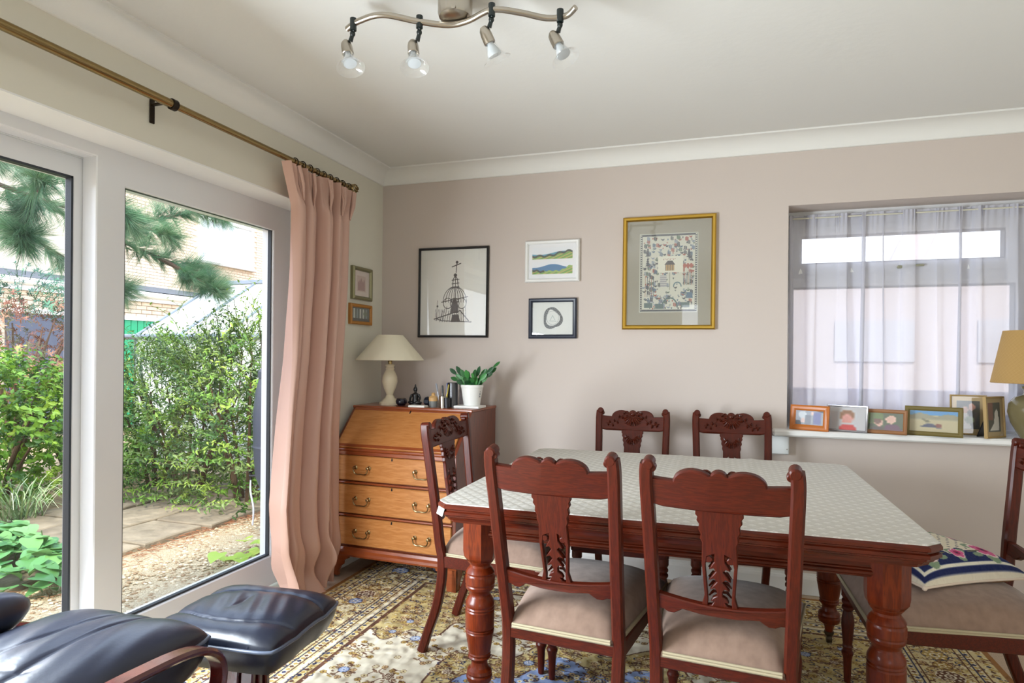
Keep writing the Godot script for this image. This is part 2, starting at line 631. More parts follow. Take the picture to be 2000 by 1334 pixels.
	g.box(Vector3(-0.037, 1.0, -2.83), Vector3(0.0741, 2.0, 0.14), 0.004)
	g.box(Vector3(-0.037, 1.0, -1.826), Vector3(0.0742, 2.0, 0.122), 0.004)
	g.box(Vector3(-0.037, 1.0, o1 - 0.05), Vector3(0.0741, 2.0, 0.1), 0.004)
	g.box(Vector3(-0.104, 1.972, (-1.80 + o1) * 0.5), Vector3(0.06, 0.056, o1 + 1.80), 0.004)
	# lip that guides the sliding leaf
	g.box(Vector3(-0.02, 1.955, (-1.765 + o1) * 0.5), Vector3(0.02, 0.018, o1 + 1.765 - 0.01), 0.003)
	part("frame", g, M.upvc, d)
	g = Geo.new()
	for q in [[-0.062, 1.0]]:
		g.box(Vector3(-0.022, 1.866, -2.325), Vector3(0.02, 0.008, 0.872))
		g.box(Vector3(-0.022, 0.158, -2.325), Vector3(0.02, 0.008, 0.872))
		g.box(Vector3(-0.022, 1.012, -2.757), Vector3(0.02, 1.71, 0.008))
		g.box(Vector3(-0.022, 1.012, -1.893), Vector3(0.02, 1.71, 0.008))
	part("gasket", g, M.gasket, d, 0)
	g = Geo.new()
	g.box(Vector3(-0.026, 1.012, -2.325), Vector3(0.004, 1.7, 0.86))
	part("pane", g, M.glass, d, 0)
	# two sliding leaves further out
	for s in [[-1.80, -0.36], [-0.36, 1.04]]:
		var z0: float = s[0]
		var z1: float = s[1]
		var zc := (z0 + z1) * 0.5
		g = Geo.new()
		g.box(Vector3(-0.098, 1.905, zc), Vector3(0.045, 0.085, z1 - z0), 0.004)
		g.box(Vector3(-0.098, 0.115, zc), Vector3(0.045, 0.15, z1 - z0), 0.004)
		g.box(Vector3(-0.098, 1.0, z0 + 0.035), Vector3(0.0452, 1.85, 0.066), 0.004)
		g.box(Vector3(-0.098, 1.0, z1 - 0.045), Vector3(0.0452, 1.85, 0.09), 0.004)
		var leaf := part("sliding_leaf", g, M.upvc, d)
		g = Geo.new()
		g.box(Vector3(-0.09, 1.866, zc), Vector3(0.03, 0.008, z1 - z0 - 0.14))
		g.box(Vector3(-0.09, 1.03, z0 + 0.072), Vector3(0.03, 1.68, 0.008))
		g.box(Vector3(-0.09, 0.187, zc), Vector3(0.03, 0.008, z1 - z0 - 0.14))
		part("gasket", g, M.gasket, leaf, 0)
		g = Geo.new()
		g.box(Vector3(-0.09, 1.03, zc), Vector3(0.004, 1.7, z1 - z0 - 0.13))
		part("pane", g, M.glass, leaf, 0)

	# window over the sill
	var w := Node3D.new()
	w.name = "window_1"
	add_child(w)
	w.set_meta("kind", "structure")
	w.position = Vector3(0, 0, -3.80)
	g = Geo.new()
	var cx := (wx0 + wx1) * 0.5
	g.box(Vector3(cx, 1.97, 0), Vector3(wx1 - wx0, 0.1, 0.07), 0.004)
	g.box(Vector3(cx, 0.87, 0), Vector3(wx1 - wx0, 0.12, 0.07), 0.004)
	g.box(Vector3(cx, 1.645, 0), Vector3(wx1 - wx0, 0.09, 0.0701), 0.004)
	g.box(Vector3(wx0 + 0.02, 1.41, 0), Vector3(0.04, 1.2, 0.0702), 0.004)
	g.box(Vector3(1.455, 1.41, 0), Vector3(0.07, 1.2, 0.0702), 0.004)
	g.box(Vector3(wx1 - 0.02, 1.41, 0), Vector3(0.04, 1.2, 0.0702), 0.004)
	part("window_frame", g, M.upvc, w)
	g = Geo.new()
	g.box(Vector3(0.908, 1.905, 0.02), Vector3(1.03, 0.05, 0.06), 0.004)
	g.box(Vector3(0.908, 1.70, 0.02), Vector3(1.03, 0.055, 0.06), 0.004)
	g.box(Vector3(0.415, 1.80, 0.02), Vector3(0.045, 0.26, 0.0601), 0.004)
	g.box(Vector3(1.40, 1.80, 0.02), Vector3(0.045, 0.26, 0.0601), 0.004)
	var vent := part("vent_sash", g, M.upvc, w)
	g = Geo.new()
	g.box(Vector3(0.92, 1.695, 0.062), Vector3(0.05, 0.016, 0.02), 0.004)
	g.box(Vector3(0.97, 1.70, 0.074), Vector3(0.09, 0.012, 0.012), 0.004)
	part("handle", g, mat(rgb(150, 150, 130), 0.4), vent)
	for q in [[0.437, 1.378, 1.727, 1.88], [0.397, 1.42, 0.93, 1.6], [1.49, 1.62, 0.93, 1.6], [1.49, 1.62, 1.69, 1.92]]:
		g = Geo.new()
		g.box(Vector3((q[0] + q[1]) * 0.5, (q[2] + q[3]) * 0.5, 0), Vector3(q[1] - q[0] + 0.02, q[3] - q[2] + 0.02, 0.006))
		part("pane", g, M.glass, w, 0)
		g = Geo.new()
		g.box(Vector3((q[0] + q[1]) * 0.5, q[3] - 0.003, 0.012), Vector3(q[1] - q[0], 0.006, 0.05))
		g.box(Vector3((q[0] + q[1]) * 0.5, q[2] + 0.003, 0.012), Vector3(q[1] - q[0], 0.006, 0.05))
		g.box(Vector3(q[0] + 0.003, (q[2] + q[3]) * 0.5, 0.012), Vector3(0.006, q[3] - q[2], 0.05))
		g.box(Vector3(q[1] - 0.003, (q[2] + q[3]) * 0.5, 0.012), Vector3(0.006, q[3] - q[2], 0.05))
		part("gasket", g, M.gasket, w, 0)
	# sill board
	g = Geo.new()
	g.box(Vector3(0.985, 0.829, -3.635), Vector3(1.40, 0.032, 0.27), 0.008)
	var sill := struct("trim_4", g, M.white)
	tag(sill, "white painted window sill board carrying the row of photo frames")
	# window and light behind the viewer
	w = Node3D.new()
	w.name = "window_2"
	add_child(w)
	w.set_meta("kind", "structure")
	w.position = Vector3(1.1, 1.53, ZF + 0.15)
	g = Geo.new()
	g.box(Vector3(0, 0.595, 0), Vector3(1.56, 0.05, 0.07))
	g.box(Vector3(0, -0.595, 0), Vector3(1.56, 0.05, 0.07))
	for x in [-0.755, 0.0, 0.755]:
		g.box(Vector3(x, 0, 0), Vector3(0.05, 1.24, 0.0701))
	part("window_frame", g, M.upvc, w, 0)
	g = Geo.new()
	g.box(Vector3(0, 0, 0), Vector3(1.5, 1.18, 0.006))
	part("pane", g, M.glass, w, 0)
	g = Geo.new()
	g.box(Vector3(-0.38, 1.86, ZF + 0.15), Vector3(0.24, 0.34, 0.006))
	struct("window_3", g, M.glass, self, 0)

# ---------------------------------------------------------------- rug
func rug_image() -> Image:
	var W := 512
	var H := 686
	var S := 343.0
	var cream := rgb(222, 212, 188)
	var gold := rgb(176, 146, 76)
	var brown := rgb(96, 60, 40)
	var navy := rgb(46, 48, 78)
	var blue := rgb(138, 156, 194)
	var pale := rgb(208, 192, 146)
	var img := canvas(W, H, cream)
	var rng := RandomNumberGenerator.new()
	rng.seed = 77
	# quarter of the rug: outer corner at (0, 0), middle at (W, H)
	var border := int(0.45 * S)
	var zone := func(x: float, y: float) -> int:
		if minf(x, y) < border: return 0
		var q := Vector2((W - x) / 232.0, (H - y) / 330.0)
		var r := q.length() * (1.0 + 0.07 * cos(atan2(q.y, q.x) * 12.0))
		if r < 0.98: return 1
		if r < 1.16: return 2
		var cq := Vector2((x - border) / 175.0, (y - border) / 215.0)
		if cq.length() * (1.0 + 0.07 * cos(atan2(cq.y, cq.x) * 16.0)) < 1.0: return 3
		return 4
	var ground := [pale, blue, rgb(202, 182, 126), rgb(198, 178, 122), cream]
	for x in W:
		for y in H:
			var z: int = zone.call(x, y)
			var c: Color = ground[z]
			if z != zone.call(x + 2.0, y + 2.0) or z != zone.call(x - 1.0, y + 2.0): c = brown
			if mini(x, y) < 8: c = rgb(150, 104, 56)
			img.set_pixel(x, y, c)
	var lw := [brown, navy, brown, gold, brown]
	# fine scroll work everywhere but the open cream
	for k in 5200:
		var p := Vector2(rng.randf_range(10, W), rng.randf_range(10, H))
		var z: int = zone.call(p.x, p.y)
		if z == 4 or (z == 1 and k % 3): continue
		var a := rng.randf() * TAU
		var r := rng.randf_range(2.5, 6.0)
		var c: Color = [lw[rng.randi() % 5], gold, navy, cream, brown, gold][rng.randi() % 6]
		if z == 1: c = [cream, gold, navy, brown][rng.randi() % 4]
		stroke(img, arc(p, Vector2(r, r * 0.8), rad_to_deg(a), rad_to_deg(a) + rng.randf_range(120, 280), 5), 1.5, c)
		if k % 2: dot(img, p.x, p.y, 1.6, [brown, cream, gold][k % 3])
	var rosette := func(x: float, y: float, r: float, kind: int) -> void:
		var petals := 8 if kind % 2 == 0 else 6
		var c1: Color = [gold, brown, blue, pale, gold][kind % 5]
		var c2: Color = [brown, cream, navy, brown, navy][kind % 5]
		dot(img, x, y, r, c2)
		for k in petals:
			var a := TAU * k / petals
			dot(img, x + cos(a) * r * 0.66, y + sin(a) * r * 0.66, r * 0.30, c1)
			dot(img, x + cos(a) * r * 0.66, y + sin(a) * r * 0.66, r * 0.12, cream)
		dot(img, x, y, r * 0.40, cream)
		dot(img, x, y, r * 0.26, c1)
		dot(img, x, y, r * 0.12, c2)
	var bunch := func(p: Vector2, big: float, dark: Color) -> void:
		for m in 9:
			var a := TAU * m / 9.0 + rng.randf() * 0.6
			var l := big * rng.randf_range(1.0, 2.3)
			var e := p + Vector2(cos(a), sin(a)) * l
			var cv := (e - p).orthogonal() * (0.45 if m % 2 else -0.45)
			stroke(img, [p, p.lerp(e, 0.35) + cv * 0.6, p.lerp(e, 0.7) + cv * 0.8, e], 1.3, dark)
			dot(img, e.x, e.y, 4.6, dark)
			for q in 5:
				var b := TAU * q / 5.0
				dot(img, e.x + cos(b) * 2.5, e.y + sin(b) * 2.5, 1.9, [gold, pale, rgb(196, 164, 116)][m % 3])
			dot(img, e.x, e.y, 1.4, dark)
			var lf := p.lerp(e, 0.7) + cv * 1.1
			stroke(img, [lf - Vector2(3, 1), lf + Vector2(3, 1.5)], 3.0, [gold, brown, rgb(140, 112, 84)][m % 3])
			var s2 := p.lerp(e, 0.6) + Vector2(rng.randf_range(-7, 7), rng.randf_range(-7, 7))
			dot(img, s2.x, s2.y, 2.4, [brown, gold, rgb(150, 120, 92)][m % 3], 0.7)
		rosette.call(p.x, p.y, big * 0.62, rng.randi() % 5)
	# border: guard stripes and a row of palmettes
	for s in [[26, 2, brown], [30, 4, cream], [36, 2, navy], [44, 2, brown], [104, 2, brown], [110, 2, navy], [114, 6, cream], [122, 2, brown], [128, 5, cream], [135, 2, navy], [148, 4, brown]]:
		for k in s[1]:
			var o: int = s[0] + k
			img.fill_rect(Rect2i(o, o, W - o, 1), s[2])
			img.fill_rect(Rect2i(o, o, 1, H - o), s[2])
	for side in 2:
		for k in (15 if side == 0 else 20):
			var t := 75.0 + k * 32.0
			var p := Vector2(t, 75) if side == 0 else Vector2(75, t)
			bunch.call(p, 10.0, brown)
			rosette.call(p.x, p.y, 17.0 if k % 2 else 12.0, k + side)
			for o in [16.0, 33.0, 117.0, 141.0]:
				for m in 4:
					var tt := t + m * 8.0
					dot(img, tt if side == 0 else o, o if side == 0 else tt, 2.6, [brown, gold, navy, gold][m])
	# flower bunches: thick in the cream, formal round the middle
	var spots := []
	for k in 500:
		var p := Vector2(rng.randf_range(border + 18, W), rng.randf_range(border + 18, H))
		var z: int = zone.call(p.x, p.y)
		var ok := true
		for s in spots:
			if s.distance_to(p) < (46.0 if z == 4 else 34.0): ok = false
		if not ok: continue
		spots.append(p)
		bunch.call(p, rng.randf_range(12, 17) if z == 4 else rng.randf_range(8, 13), brown if z != 1 else navy)
	# small sprigs in the cream between
	for k in 150:
		var p := Vector2(rng.randf_range(border + 10, W), rng.randf_range(border + 10, H))
		if zone.call(p.x, p.y) != 4: continue
		var ok := true
		for s in spots:
			if s.distance_to(p) < 30.0: ok = false
		if not ok: continue
		spots.append(p)
		rosette.call(p.x, p.y, 5.0, 3)
	# rings of dots in the blue
	for k in 46:
		var a := PI + PI * 0.5 * k / 45.0
		for f in [0.36, 0.66, 0.88]:
			dot(img, W + cos(a) * 232.0 * f, H + sin(a) * 330.0 * f, 3.2, cream if k % 2 else navy)
			dot(img, W + cos(a) * 232.0 * f, H + sin(a) * 330.0 * f, 1.5, gold)
	var all := Image.create(W * 2, H * 2, false, Image.FORMAT_RGB8)
	all.blit_rect(img, Rect2i(0, 0, W, H), Vector2i(0, 0))
	img.flip_x()
	all.blit_rect(img, Rect2i(0, 0, W, H), Vector2i(W, 0))
	img.flip_y()
	all.blit_rect(img, Rect2i(0, 0, W, H), Vector2i(W, H))
	img.flip_x()
	all.blit_rect(img, Rect2i(0, 0, W, H), Vector2i(0, H))
	return all

func rug() -> void:
	var m := pic(rug_image(), 0.95)
	m.normal_enabled = true
	m.normal_texture = noise_tex(31, 0.2, [], 256, 2, FastNoiseLite.TYPE_SIMPLEX_SMOOTH, 4.0)
	m.normal_scale = 0.3
	var g := Geo.new()
	var x0 := -1.9
	var x1 := 1.085
	var z0 := -3.5
	var z1 := 0.5
	g.quad(Vector3(x0, -0.002, z1), Vector3(x1, -0.002, z1), Vector3(x1, -0.002, z0), Vector3(x0, -0.002, z0))
	for s in [[Vector3(x0, -0.002, z1), Vector3(x0, -0.002, z0)], [Vector3(x0, -0.002, z0), Vector3(x1, -0.002, z0)], [Vector3(x1, -0.002, z0), Vector3(x1, -0.002, z1)], [Vector3(x1, -0.002, z1), Vector3(x0, -0.002, z1)]]:
		var dn := Vector3(0, -0.0095, 0)
		g.quad(s[0], s[1], s[1] + dn, s[0] + dn, Vector2(0.002, 0.5), Vector2(0.002, 0.5), Vector2(0.002, 0.5), Vector2(0.002, 0.5))
	tag(part("rug", g, m, self, 0), "large patterned rug in cream, gold, brown and blue under the dining table", "rug")

# ---------------------------------------------------------------- dining chairs
func chair(label: String, at: Vector3, turn: float, ws := 1.0, splay := 1.06, hs := 1.0, lean := 0.23, sd := 0.505) -> Node3D:
	# faces -z; origin on the floor under the middle of the back legs
	var t := thing("dining_chair", label, "chair", at, turn)
	var hw := 0.170 * ws
	var ht := hw * splay
	var fw := 0.217 * ws
	ws = ws * (splay / 1.06)
	for s in [-1.0, 1.0]:
		var g := Geo.new()
		var pts := [Vector3(s * hw * 0.97, 0, 0.085), Vector3(s * hw * 0.97, 0.09, 0.055), Vector3(s * hw * 0.98, 0.19, 0.02), Vector3(s * hw * 0.99, 0.30, -0.001), Vector3(s * hw, 0.39, -0.004),
			Vector3(s * hw, 0.45, 0.008), Vector3(lerpf(s * hw, s * ht, 0.3), 0.58, 0.17 * lean), Vector3(lerpf(s * hw, s * ht, 0.7), 0.77, 0.36 * lean), Vector3(s * ht, 0.90 * hs, (0.90 * hs - 0.41) * lean), Vector3(s * (ht - 0.003), 0.940 * hs, (0.940 * hs - 0.41) * lean)]
		g.bar(smooth_path(pts, 3), Vector3.RIGHT, 0.034, 0.036, 0.006)
		# rolled ear on top
		var ear := PackedVector2Array()
		for k in 14:
			var a := TAU * k / 14.0
			ear.append(Vector2(cos(a), sin(a)) * 0.0155)
		g.prism(ear, -0.021, 0.019, Transform3D(Basis(Vector3.RIGHT, atan(lean)), Vector3(s * (ht - 0.007), 0.940 * hs, (0.940 * hs - 0.41) * lean)), 0.004)
		g.prism(ear, -0.012, 0.018, Transform3D(Basis(Vector3.RIGHT, atan(lean)).scaled(Vector3.ONE * 0.7), Vector3(s * (ht - 0.016), 0.930 * hs, (0.930 * hs - 0.41) * lean)), 0.003)
		part("back_leg", g, M.chair, t)
	# everything of the back leans: local plane
	var bk := Transform3D(Basis(Vector3.RIGHT, atan(lean)), Vector3(0, 0.41, 0.0))
	var L := func(h: float) -> float:
		return (h - 0.41) * (0.97 if hs == 1.0 else hs * 0.98)
	var w0 := ht - 0.012
	# top rail: two big arches beside a small one
	var poly := PackedVector2Array([Vector2(-w0, L.call(0.858)), Vector2(-w0, L.call(0.932)), Vector2(-0.112 * ws, L.call(0.930))])
	for p in arc(Vector2(-0.060 * ws, L.call(0.928)), Vector2(0.052 * ws, 0.036), 172, 40, 10):
		poly.append(p)
	for p in arc(Vector2(0, L.call(0.945)), Vector2(0.022 * ws, 0.021), 165, 15, 8):
		poly.append(p)
	for p in arc(Vector2(0.060 * ws, L.call(0.928)), Vector2(0.052 * ws, 0.036), 140, 8, 10):
		poly.append(p)
	poly.append_array(PackedVector2Array([Vector2(0.112 * ws, L.call(0.930)), Vector2(w0, L.call(0.932)), Vector2(w0, L.call(0.858))]))
	for k in range(1, 12):
		var u := lerpf(w0, -w0, k / 12.0)
		poly.append(Vector2(u, L.call(0.853)))
	var g := Geo.new()
	g.prism(poly, -0.012, 0.010, bk, 0.004, 0.012, w0)
	var rail := part("top_rail", g, M.chair_h, t)
	# carved face of the rail: shell between leaf sprays
	g = Geo.new()
	var carve := func(p: Vector2, z: float) -> Vector3:
		return bk * Vector3(p.x * ws, L.call(0.87) + p.y, -z + 0.012 * (1.0 - pow(p.x * ws / w0, 2.0)))
	for k in 11:
		var a := deg_to_rad(200.0 + 14.0 * k)
		var d := Vector2(cos(a), sin(a))
		var c0 := Vector2(0, 0.064)
		g.tube([carve.call(c0 + d * 0.012, 0.014), carve.call(c0 + d * 0.034, 0.021), carve.call(c0 + d * (0.056 if abs(k - 5) < 4 else 0.05), 0.013)], [0.0024, 0.0046, 0.0056], 6)
	g.blob(carve.call(Vector2(0, 0.070), 0.014), Vector3(0.013, 0.012, 0.010))
	for s in [-1.0, 1.0]:
		var stem := []
		for k in 9:
			var u := k / 8.0
			stem.append(carve.call(Vector2(s * (0.016 + 0.125 * u), 0.066 - 0.052 * u + 0.012 * sin(u * 7.0)), 0.014))
		g.tube(stem, 0.0034, 5)
		for k in 9:
			var u := 0.12 + k * 0.1
			var b2 := Vector2(s * (0.016 + 0.125 * u), 0.066 - 0.052 * u + 0.012 * sin(u * 7.0))
			var a := -0.6 + (1.9 if k % 2 else -1.2)
			var d := Vector2(s * cos(a), sin(a))
			var ln := 0.021 - 0.010 * absf(u - 0.55)
			g.tube([carve.call(b2, 0.013), carve.call(b2 + d * ln * 0.5, 0.020), carve.call(b2 + d * ln, 0.012)], [0.002, 0.0056, 0.0015], 6)
		var sc := []
		for k in 14:
			var a := k * 0.55
			var r := 0.014 - 0.0009 * k
			sc.append(carve.call(Vector2(s * (0.030 + cos(a) * r), 0.074 + sin(a) * r), 0.015))
		g.tube(sc, 0.003, 5)
	part("carving", g, M.carved, rail)
	# splat: vase head, then pierced leaf work between two thin bars
	var sp := Geo.new()
	var head := PackedVector2Array()
	for p in [[-0.057, 0.86], [-0.058, 0.842], [-0.053, 0.835], [-0.055, 0.825], [-0.049, 0.815], [-0.051, 0.80], [-0.045, 0.788], [-0.047, 0.775], [-0.042, 0.762], [-0.044, 0.70], [-0.036, 0.69], [-0.03, 0.725], [-0.012, 0.735]]:
		head.append(Vector2(p[0] * ws, L.call(p[1])))
	for p in [[-0.014, 0.70], [0.014, 0.70], [0.012, 0.735], [0.03, 0.725], [0.036, 0.69], [0.044, 0.70], [0.042, 0.762], [0.047, 0.775], [0.045, 0.788], [0.051, 0.80], [0.049, 0.815], [0.055, 0.825], [0.053, 0.835], [0.058, 0.842], [0.057, 0.86]]:
		head.append(Vector2(p[0] * ws, L.call(p[1])))
	sp.prism(head, -0.008, 0.007, bk, 0.0025, 0.010, w0)
	for s in [-1.0, 1.0]:
		var b2 := PackedVector2Array()
		for p in [[0.044, 0.706], [0.0355, 0.706], [0.0285, 0.60], [0.030, 0.580], [0.046, 0.576], [0.0375, 0.61]]:
			b2.append(Vector2(s * p[0] * ws, L.call(p[1])))
		sp.prism(b2, -0.008, 0.007, bk, 0.002, 0.010, w0)
		# scrolls below the vase
		sp.prism(PackedVector2Array(arc(Vector2(s * 0.027 * ws, L.call(0.716)), Vector2(0.010, 0.009), 0, 345, 12)), -0.007, 0.006, bk, 0.002, 0.010, w0)
	var mid := PackedVector2Array()
	var lf := [[0.008, 0.72], [0.018, 0.704], [0.026, 0.688], [0.015, 0.692], [0.009, 0.684], [0.016, 0.674], [0.027, 0.657], [0.014, 0.662], [0.007, 0.654], [0.014, 0.645], [0.024, 0.630], [0.012, 0.634], [0.007, 0.626], [0.007, 0.612], [0.017, 0.606], [0.022, 0.595], [0.012, 0.596], [0.020, 0.584], [0.050, 0.578], [0.052, 0.570]]
	for p in lf:
		mid.append(Vector2(p[0] * ws, L.call(p[1])))
	for k in range(lf.size() - 1, -1, -1):
		mid.append(Vector2(-lf[k][0] * ws, L.call(lf[k][1])))
	sp.prism(mid, -0.008, 0.007, bk, 0.002, 0.010, w0)
	var splat := part("splat", sp, M.chair, t)
	g = Geo.new()
	for k in 9:
		var a := deg_to_rad(200.0 + 17.5 * k)
		var d := Vector2(cos(a), sin(a))
		var c0 := Vector2(0, L.call(0.83))
		g.tube([bk * Vector3(d.x * 0.02 * ws, c0.y + d.y * 0.02, 0.0), bk * Vector3(d.x * 0.030 * ws, c0.y + d.y * 0.032, -0.006), bk * Vector3(d.x * 0.042 * ws, c0.y + d.y * 0.052, 0.0)], [0.002, 0.0045, 0.005], 6)
	var hoop := []
	for p in arc(Vector2(0, L.call(0.832)), Vector2(0.036 * ws, 0.042), 180, 360, 14):
		hoop.append(bk * Vector3(p.x, p.y, -0.001))
	g.tube(hoop, 0.004, 6)
	for k in 4:
		for s in [-1.0, 1.0]:
			var y0: float = L.call(0.70 - k * 0.028)
			g.tube([bk * Vector3(s * 0.006 * ws, y0, 0.0), bk * Vector3(s * 0.017 * ws, y0 - 0.002, -0.005), bk * Vector3(s * 0.028 * ws, y0 - 0.013, 0.001)], [0.003, 0.0045, 0.002], 6)
	part("carving", g, M.carved, splat)
	# lower rail with a shaped under edge
	poly = PackedVector2Array()
	var wl := hw - 0.012
	for k in 13:
		poly.append(Vector2(lerpf(-wl, wl, k / 12.0), L.call(0.592 - 0.010 * sin(PI * k / 12.0))))
	for p in [[1.0, 0.545], [0.92, 0.546], [0.84, 0.540], [0.74, 0.541], [0.66, 0.550], [0.60, 0.558], [0.3, 0.553], [0.0, 0.552], [-0.3, 0.553], [-0.60, 0.558], [-0.66, 0.550], [-0.74, 0.541], [-0.84, 0.540], [-0.92, 0.546], [-1.0, 0.545]]:
		poly.append(Vector2(wl * p[0], L.call(p[1])))
	g = Geo.new()
	g.prism(poly, -0.010, 0.010, bk, 0.003, 0.014, wl)
	part("lower_rail", g, M.chair_h, t)
	# seat frame
	var fz := -sd
	g = Geo.new()
	g.box(Vector3(0, 0.383, 0.0), Vector3(hw * 2.0 - 0.02, 0.042, 0.024), 0.003)
	g.box(Vector3(0, 0.376, fz + 0.012), Vector3(fw * 2.0 - 0.02, 0.05, 0.026), 0.003)
	for s in [-1.0, 1.0]:
		g.bar([Vector3(s * hw, 0.378, 0.0), Vector3(s * (fw - 0.012), 0.378, fz + 0.01)], Vector3.UP, 0.046, 0.026, 0.003)
	part("seat_rail", g, M.chair_h, t)
	# stuffed seat
	g = Geo.new()
	var half := func(z: float) -> float:
		return lerpf(hw - 0.004, fw + 0.004, clampf(-z / sd, 0, 1))
	var top := func(u: float, w: float) -> Vector3:
		var x := u * 2.0 - 1.0
		var z := lerpf(0.012, fz - 0.012, w)
		var e := (1.0 - pow(absf(x), 2.8)) * (1.0 - pow(absf(w * 2.0 - 1.0), 3.0))
		return Vector3(x * half.call(z), 0.408 + 0.090 * pow(maxf(e, 0.0), 0.42), z)
	g.sheet(18, 18, top)
	g.sheet(18, 1, func(u: float, w: float) -> Vector3: return top.call(u, 0.0) - Vector3(0, 0.016 * (1.0 - w), 0), true)
	g.sheet(18, 1, func(u: float, w: float) -> Vector3: return top.call(u, 1.0) - Vector3(0, 0.016 * (1.0 - w), 0))
	g.sheet(18, 1, func(u: float, w: float) -> Vector3: return top.call(0.0, u) - Vector3(0, 0.016 * (1.0 - w), 0))
	g.sheet(18, 1, func(u: float, w: float) -> Vector3: return top.call(1.0, u) - Vector3(0, 0.016 * (1.0 - w), 0), true)
	var seat := part("seat_cushion", g, M.velvet, t, 70)
	g = Geo.new()
	for k in 2:
		var y := 0.401 + k * 0.0075
		var e := 0.004
		g.tube([Vector3(-hw + 0.02, y, 0.014 + e), Vector3(hw - 0.02, y, 0.014 + e)], 0.0042, 6)
		g.tube([Vector3(-fw, y, fz - 0.013), Vector3(fw, y, fz - 0.013)], 0.0042, 6)
		for s in [-1.0, 1.0]:
			g.tube([Vector3(s * (hw + 0.002), y, -0.02), Vector3(s * (fw + 0.006), y, fz - 0.008)], 0.0042, 6)
	part("gimp_braid", g, M.gimp, seat)
	# turned front legs
	for s in [-1.0, 1.0]:
		g = Geo.new()
		var prof := [Vector2(0, 0), Vector2(0.011, 0), Vector2(0.0125, 0.02), Vector2(0.015, 0.085), Vector2(0.0175, 0.10), Vector2(0.021, 0.107), Vector2(0.021, 0.113), Vector2(0.0165, 0.12), Vector2(0.016, 0.128), Vector2(0.019, 0.134), Vector2(0.016, 0.142), Vector2(0.018, 0.16), Vector2(0.0225, 0.215), Vector2(0.0225, 0.235), Vector2(0.017, 0.262), Vector2(0.016, 0.268), Vector2(0.0215, 0.276), Vector2(0.0215, 0.284), Vector2(0.016, 0.291), Vector2(0.0215, 0.299), Vector2(0.0215, 0.307), Vector2(0.017, 0.314), Vector2(0.023, 0.325), Vector2(0.023, 0.345), Vector2(0.021, 0.37), Vector2(0, 0.37)]
		g.lathe(prof, 16, Vector3(s * (fw - 0.024), 0, fz + 0.024))
		part("front_leg", g, M.chair, t, 28)
	return t

func chairs() -> void:
	chair("near dining chair with its plain mahogany back to us, beside the left table leg", Vector3(-0.424, 0, -1.806), -4.8)
	chair("near dining chair with its plain mahogany back to us, closer to the window end", Vector3(0.020, 0, -1.765), -4.75)
	chair("carved dining chair standing at the table end beside the bureau", Vector3(-1.06, 0, -2.545), -88.0, 1.17, 1.17, 0.985, 0.12, 0.45)
	chair("carved dining chair by the far wall, below the navy framed oval print", Vector3(-0.41, 0, -3.24), 182.0, 0.97, 1.06, 0.985)
	chair("carved dining chair by the far wall, nearer to the window sill end", Vector3(0.085, 0, -3.29), 183.5, 0.97, 1.06, 0.985)
	chair("dining chair with the floral cushion on its seat, at the table end by the window", Vector3(0.965, 0, -2.42), 91.0, 1.17, 1.12, 0.985, 0.10)

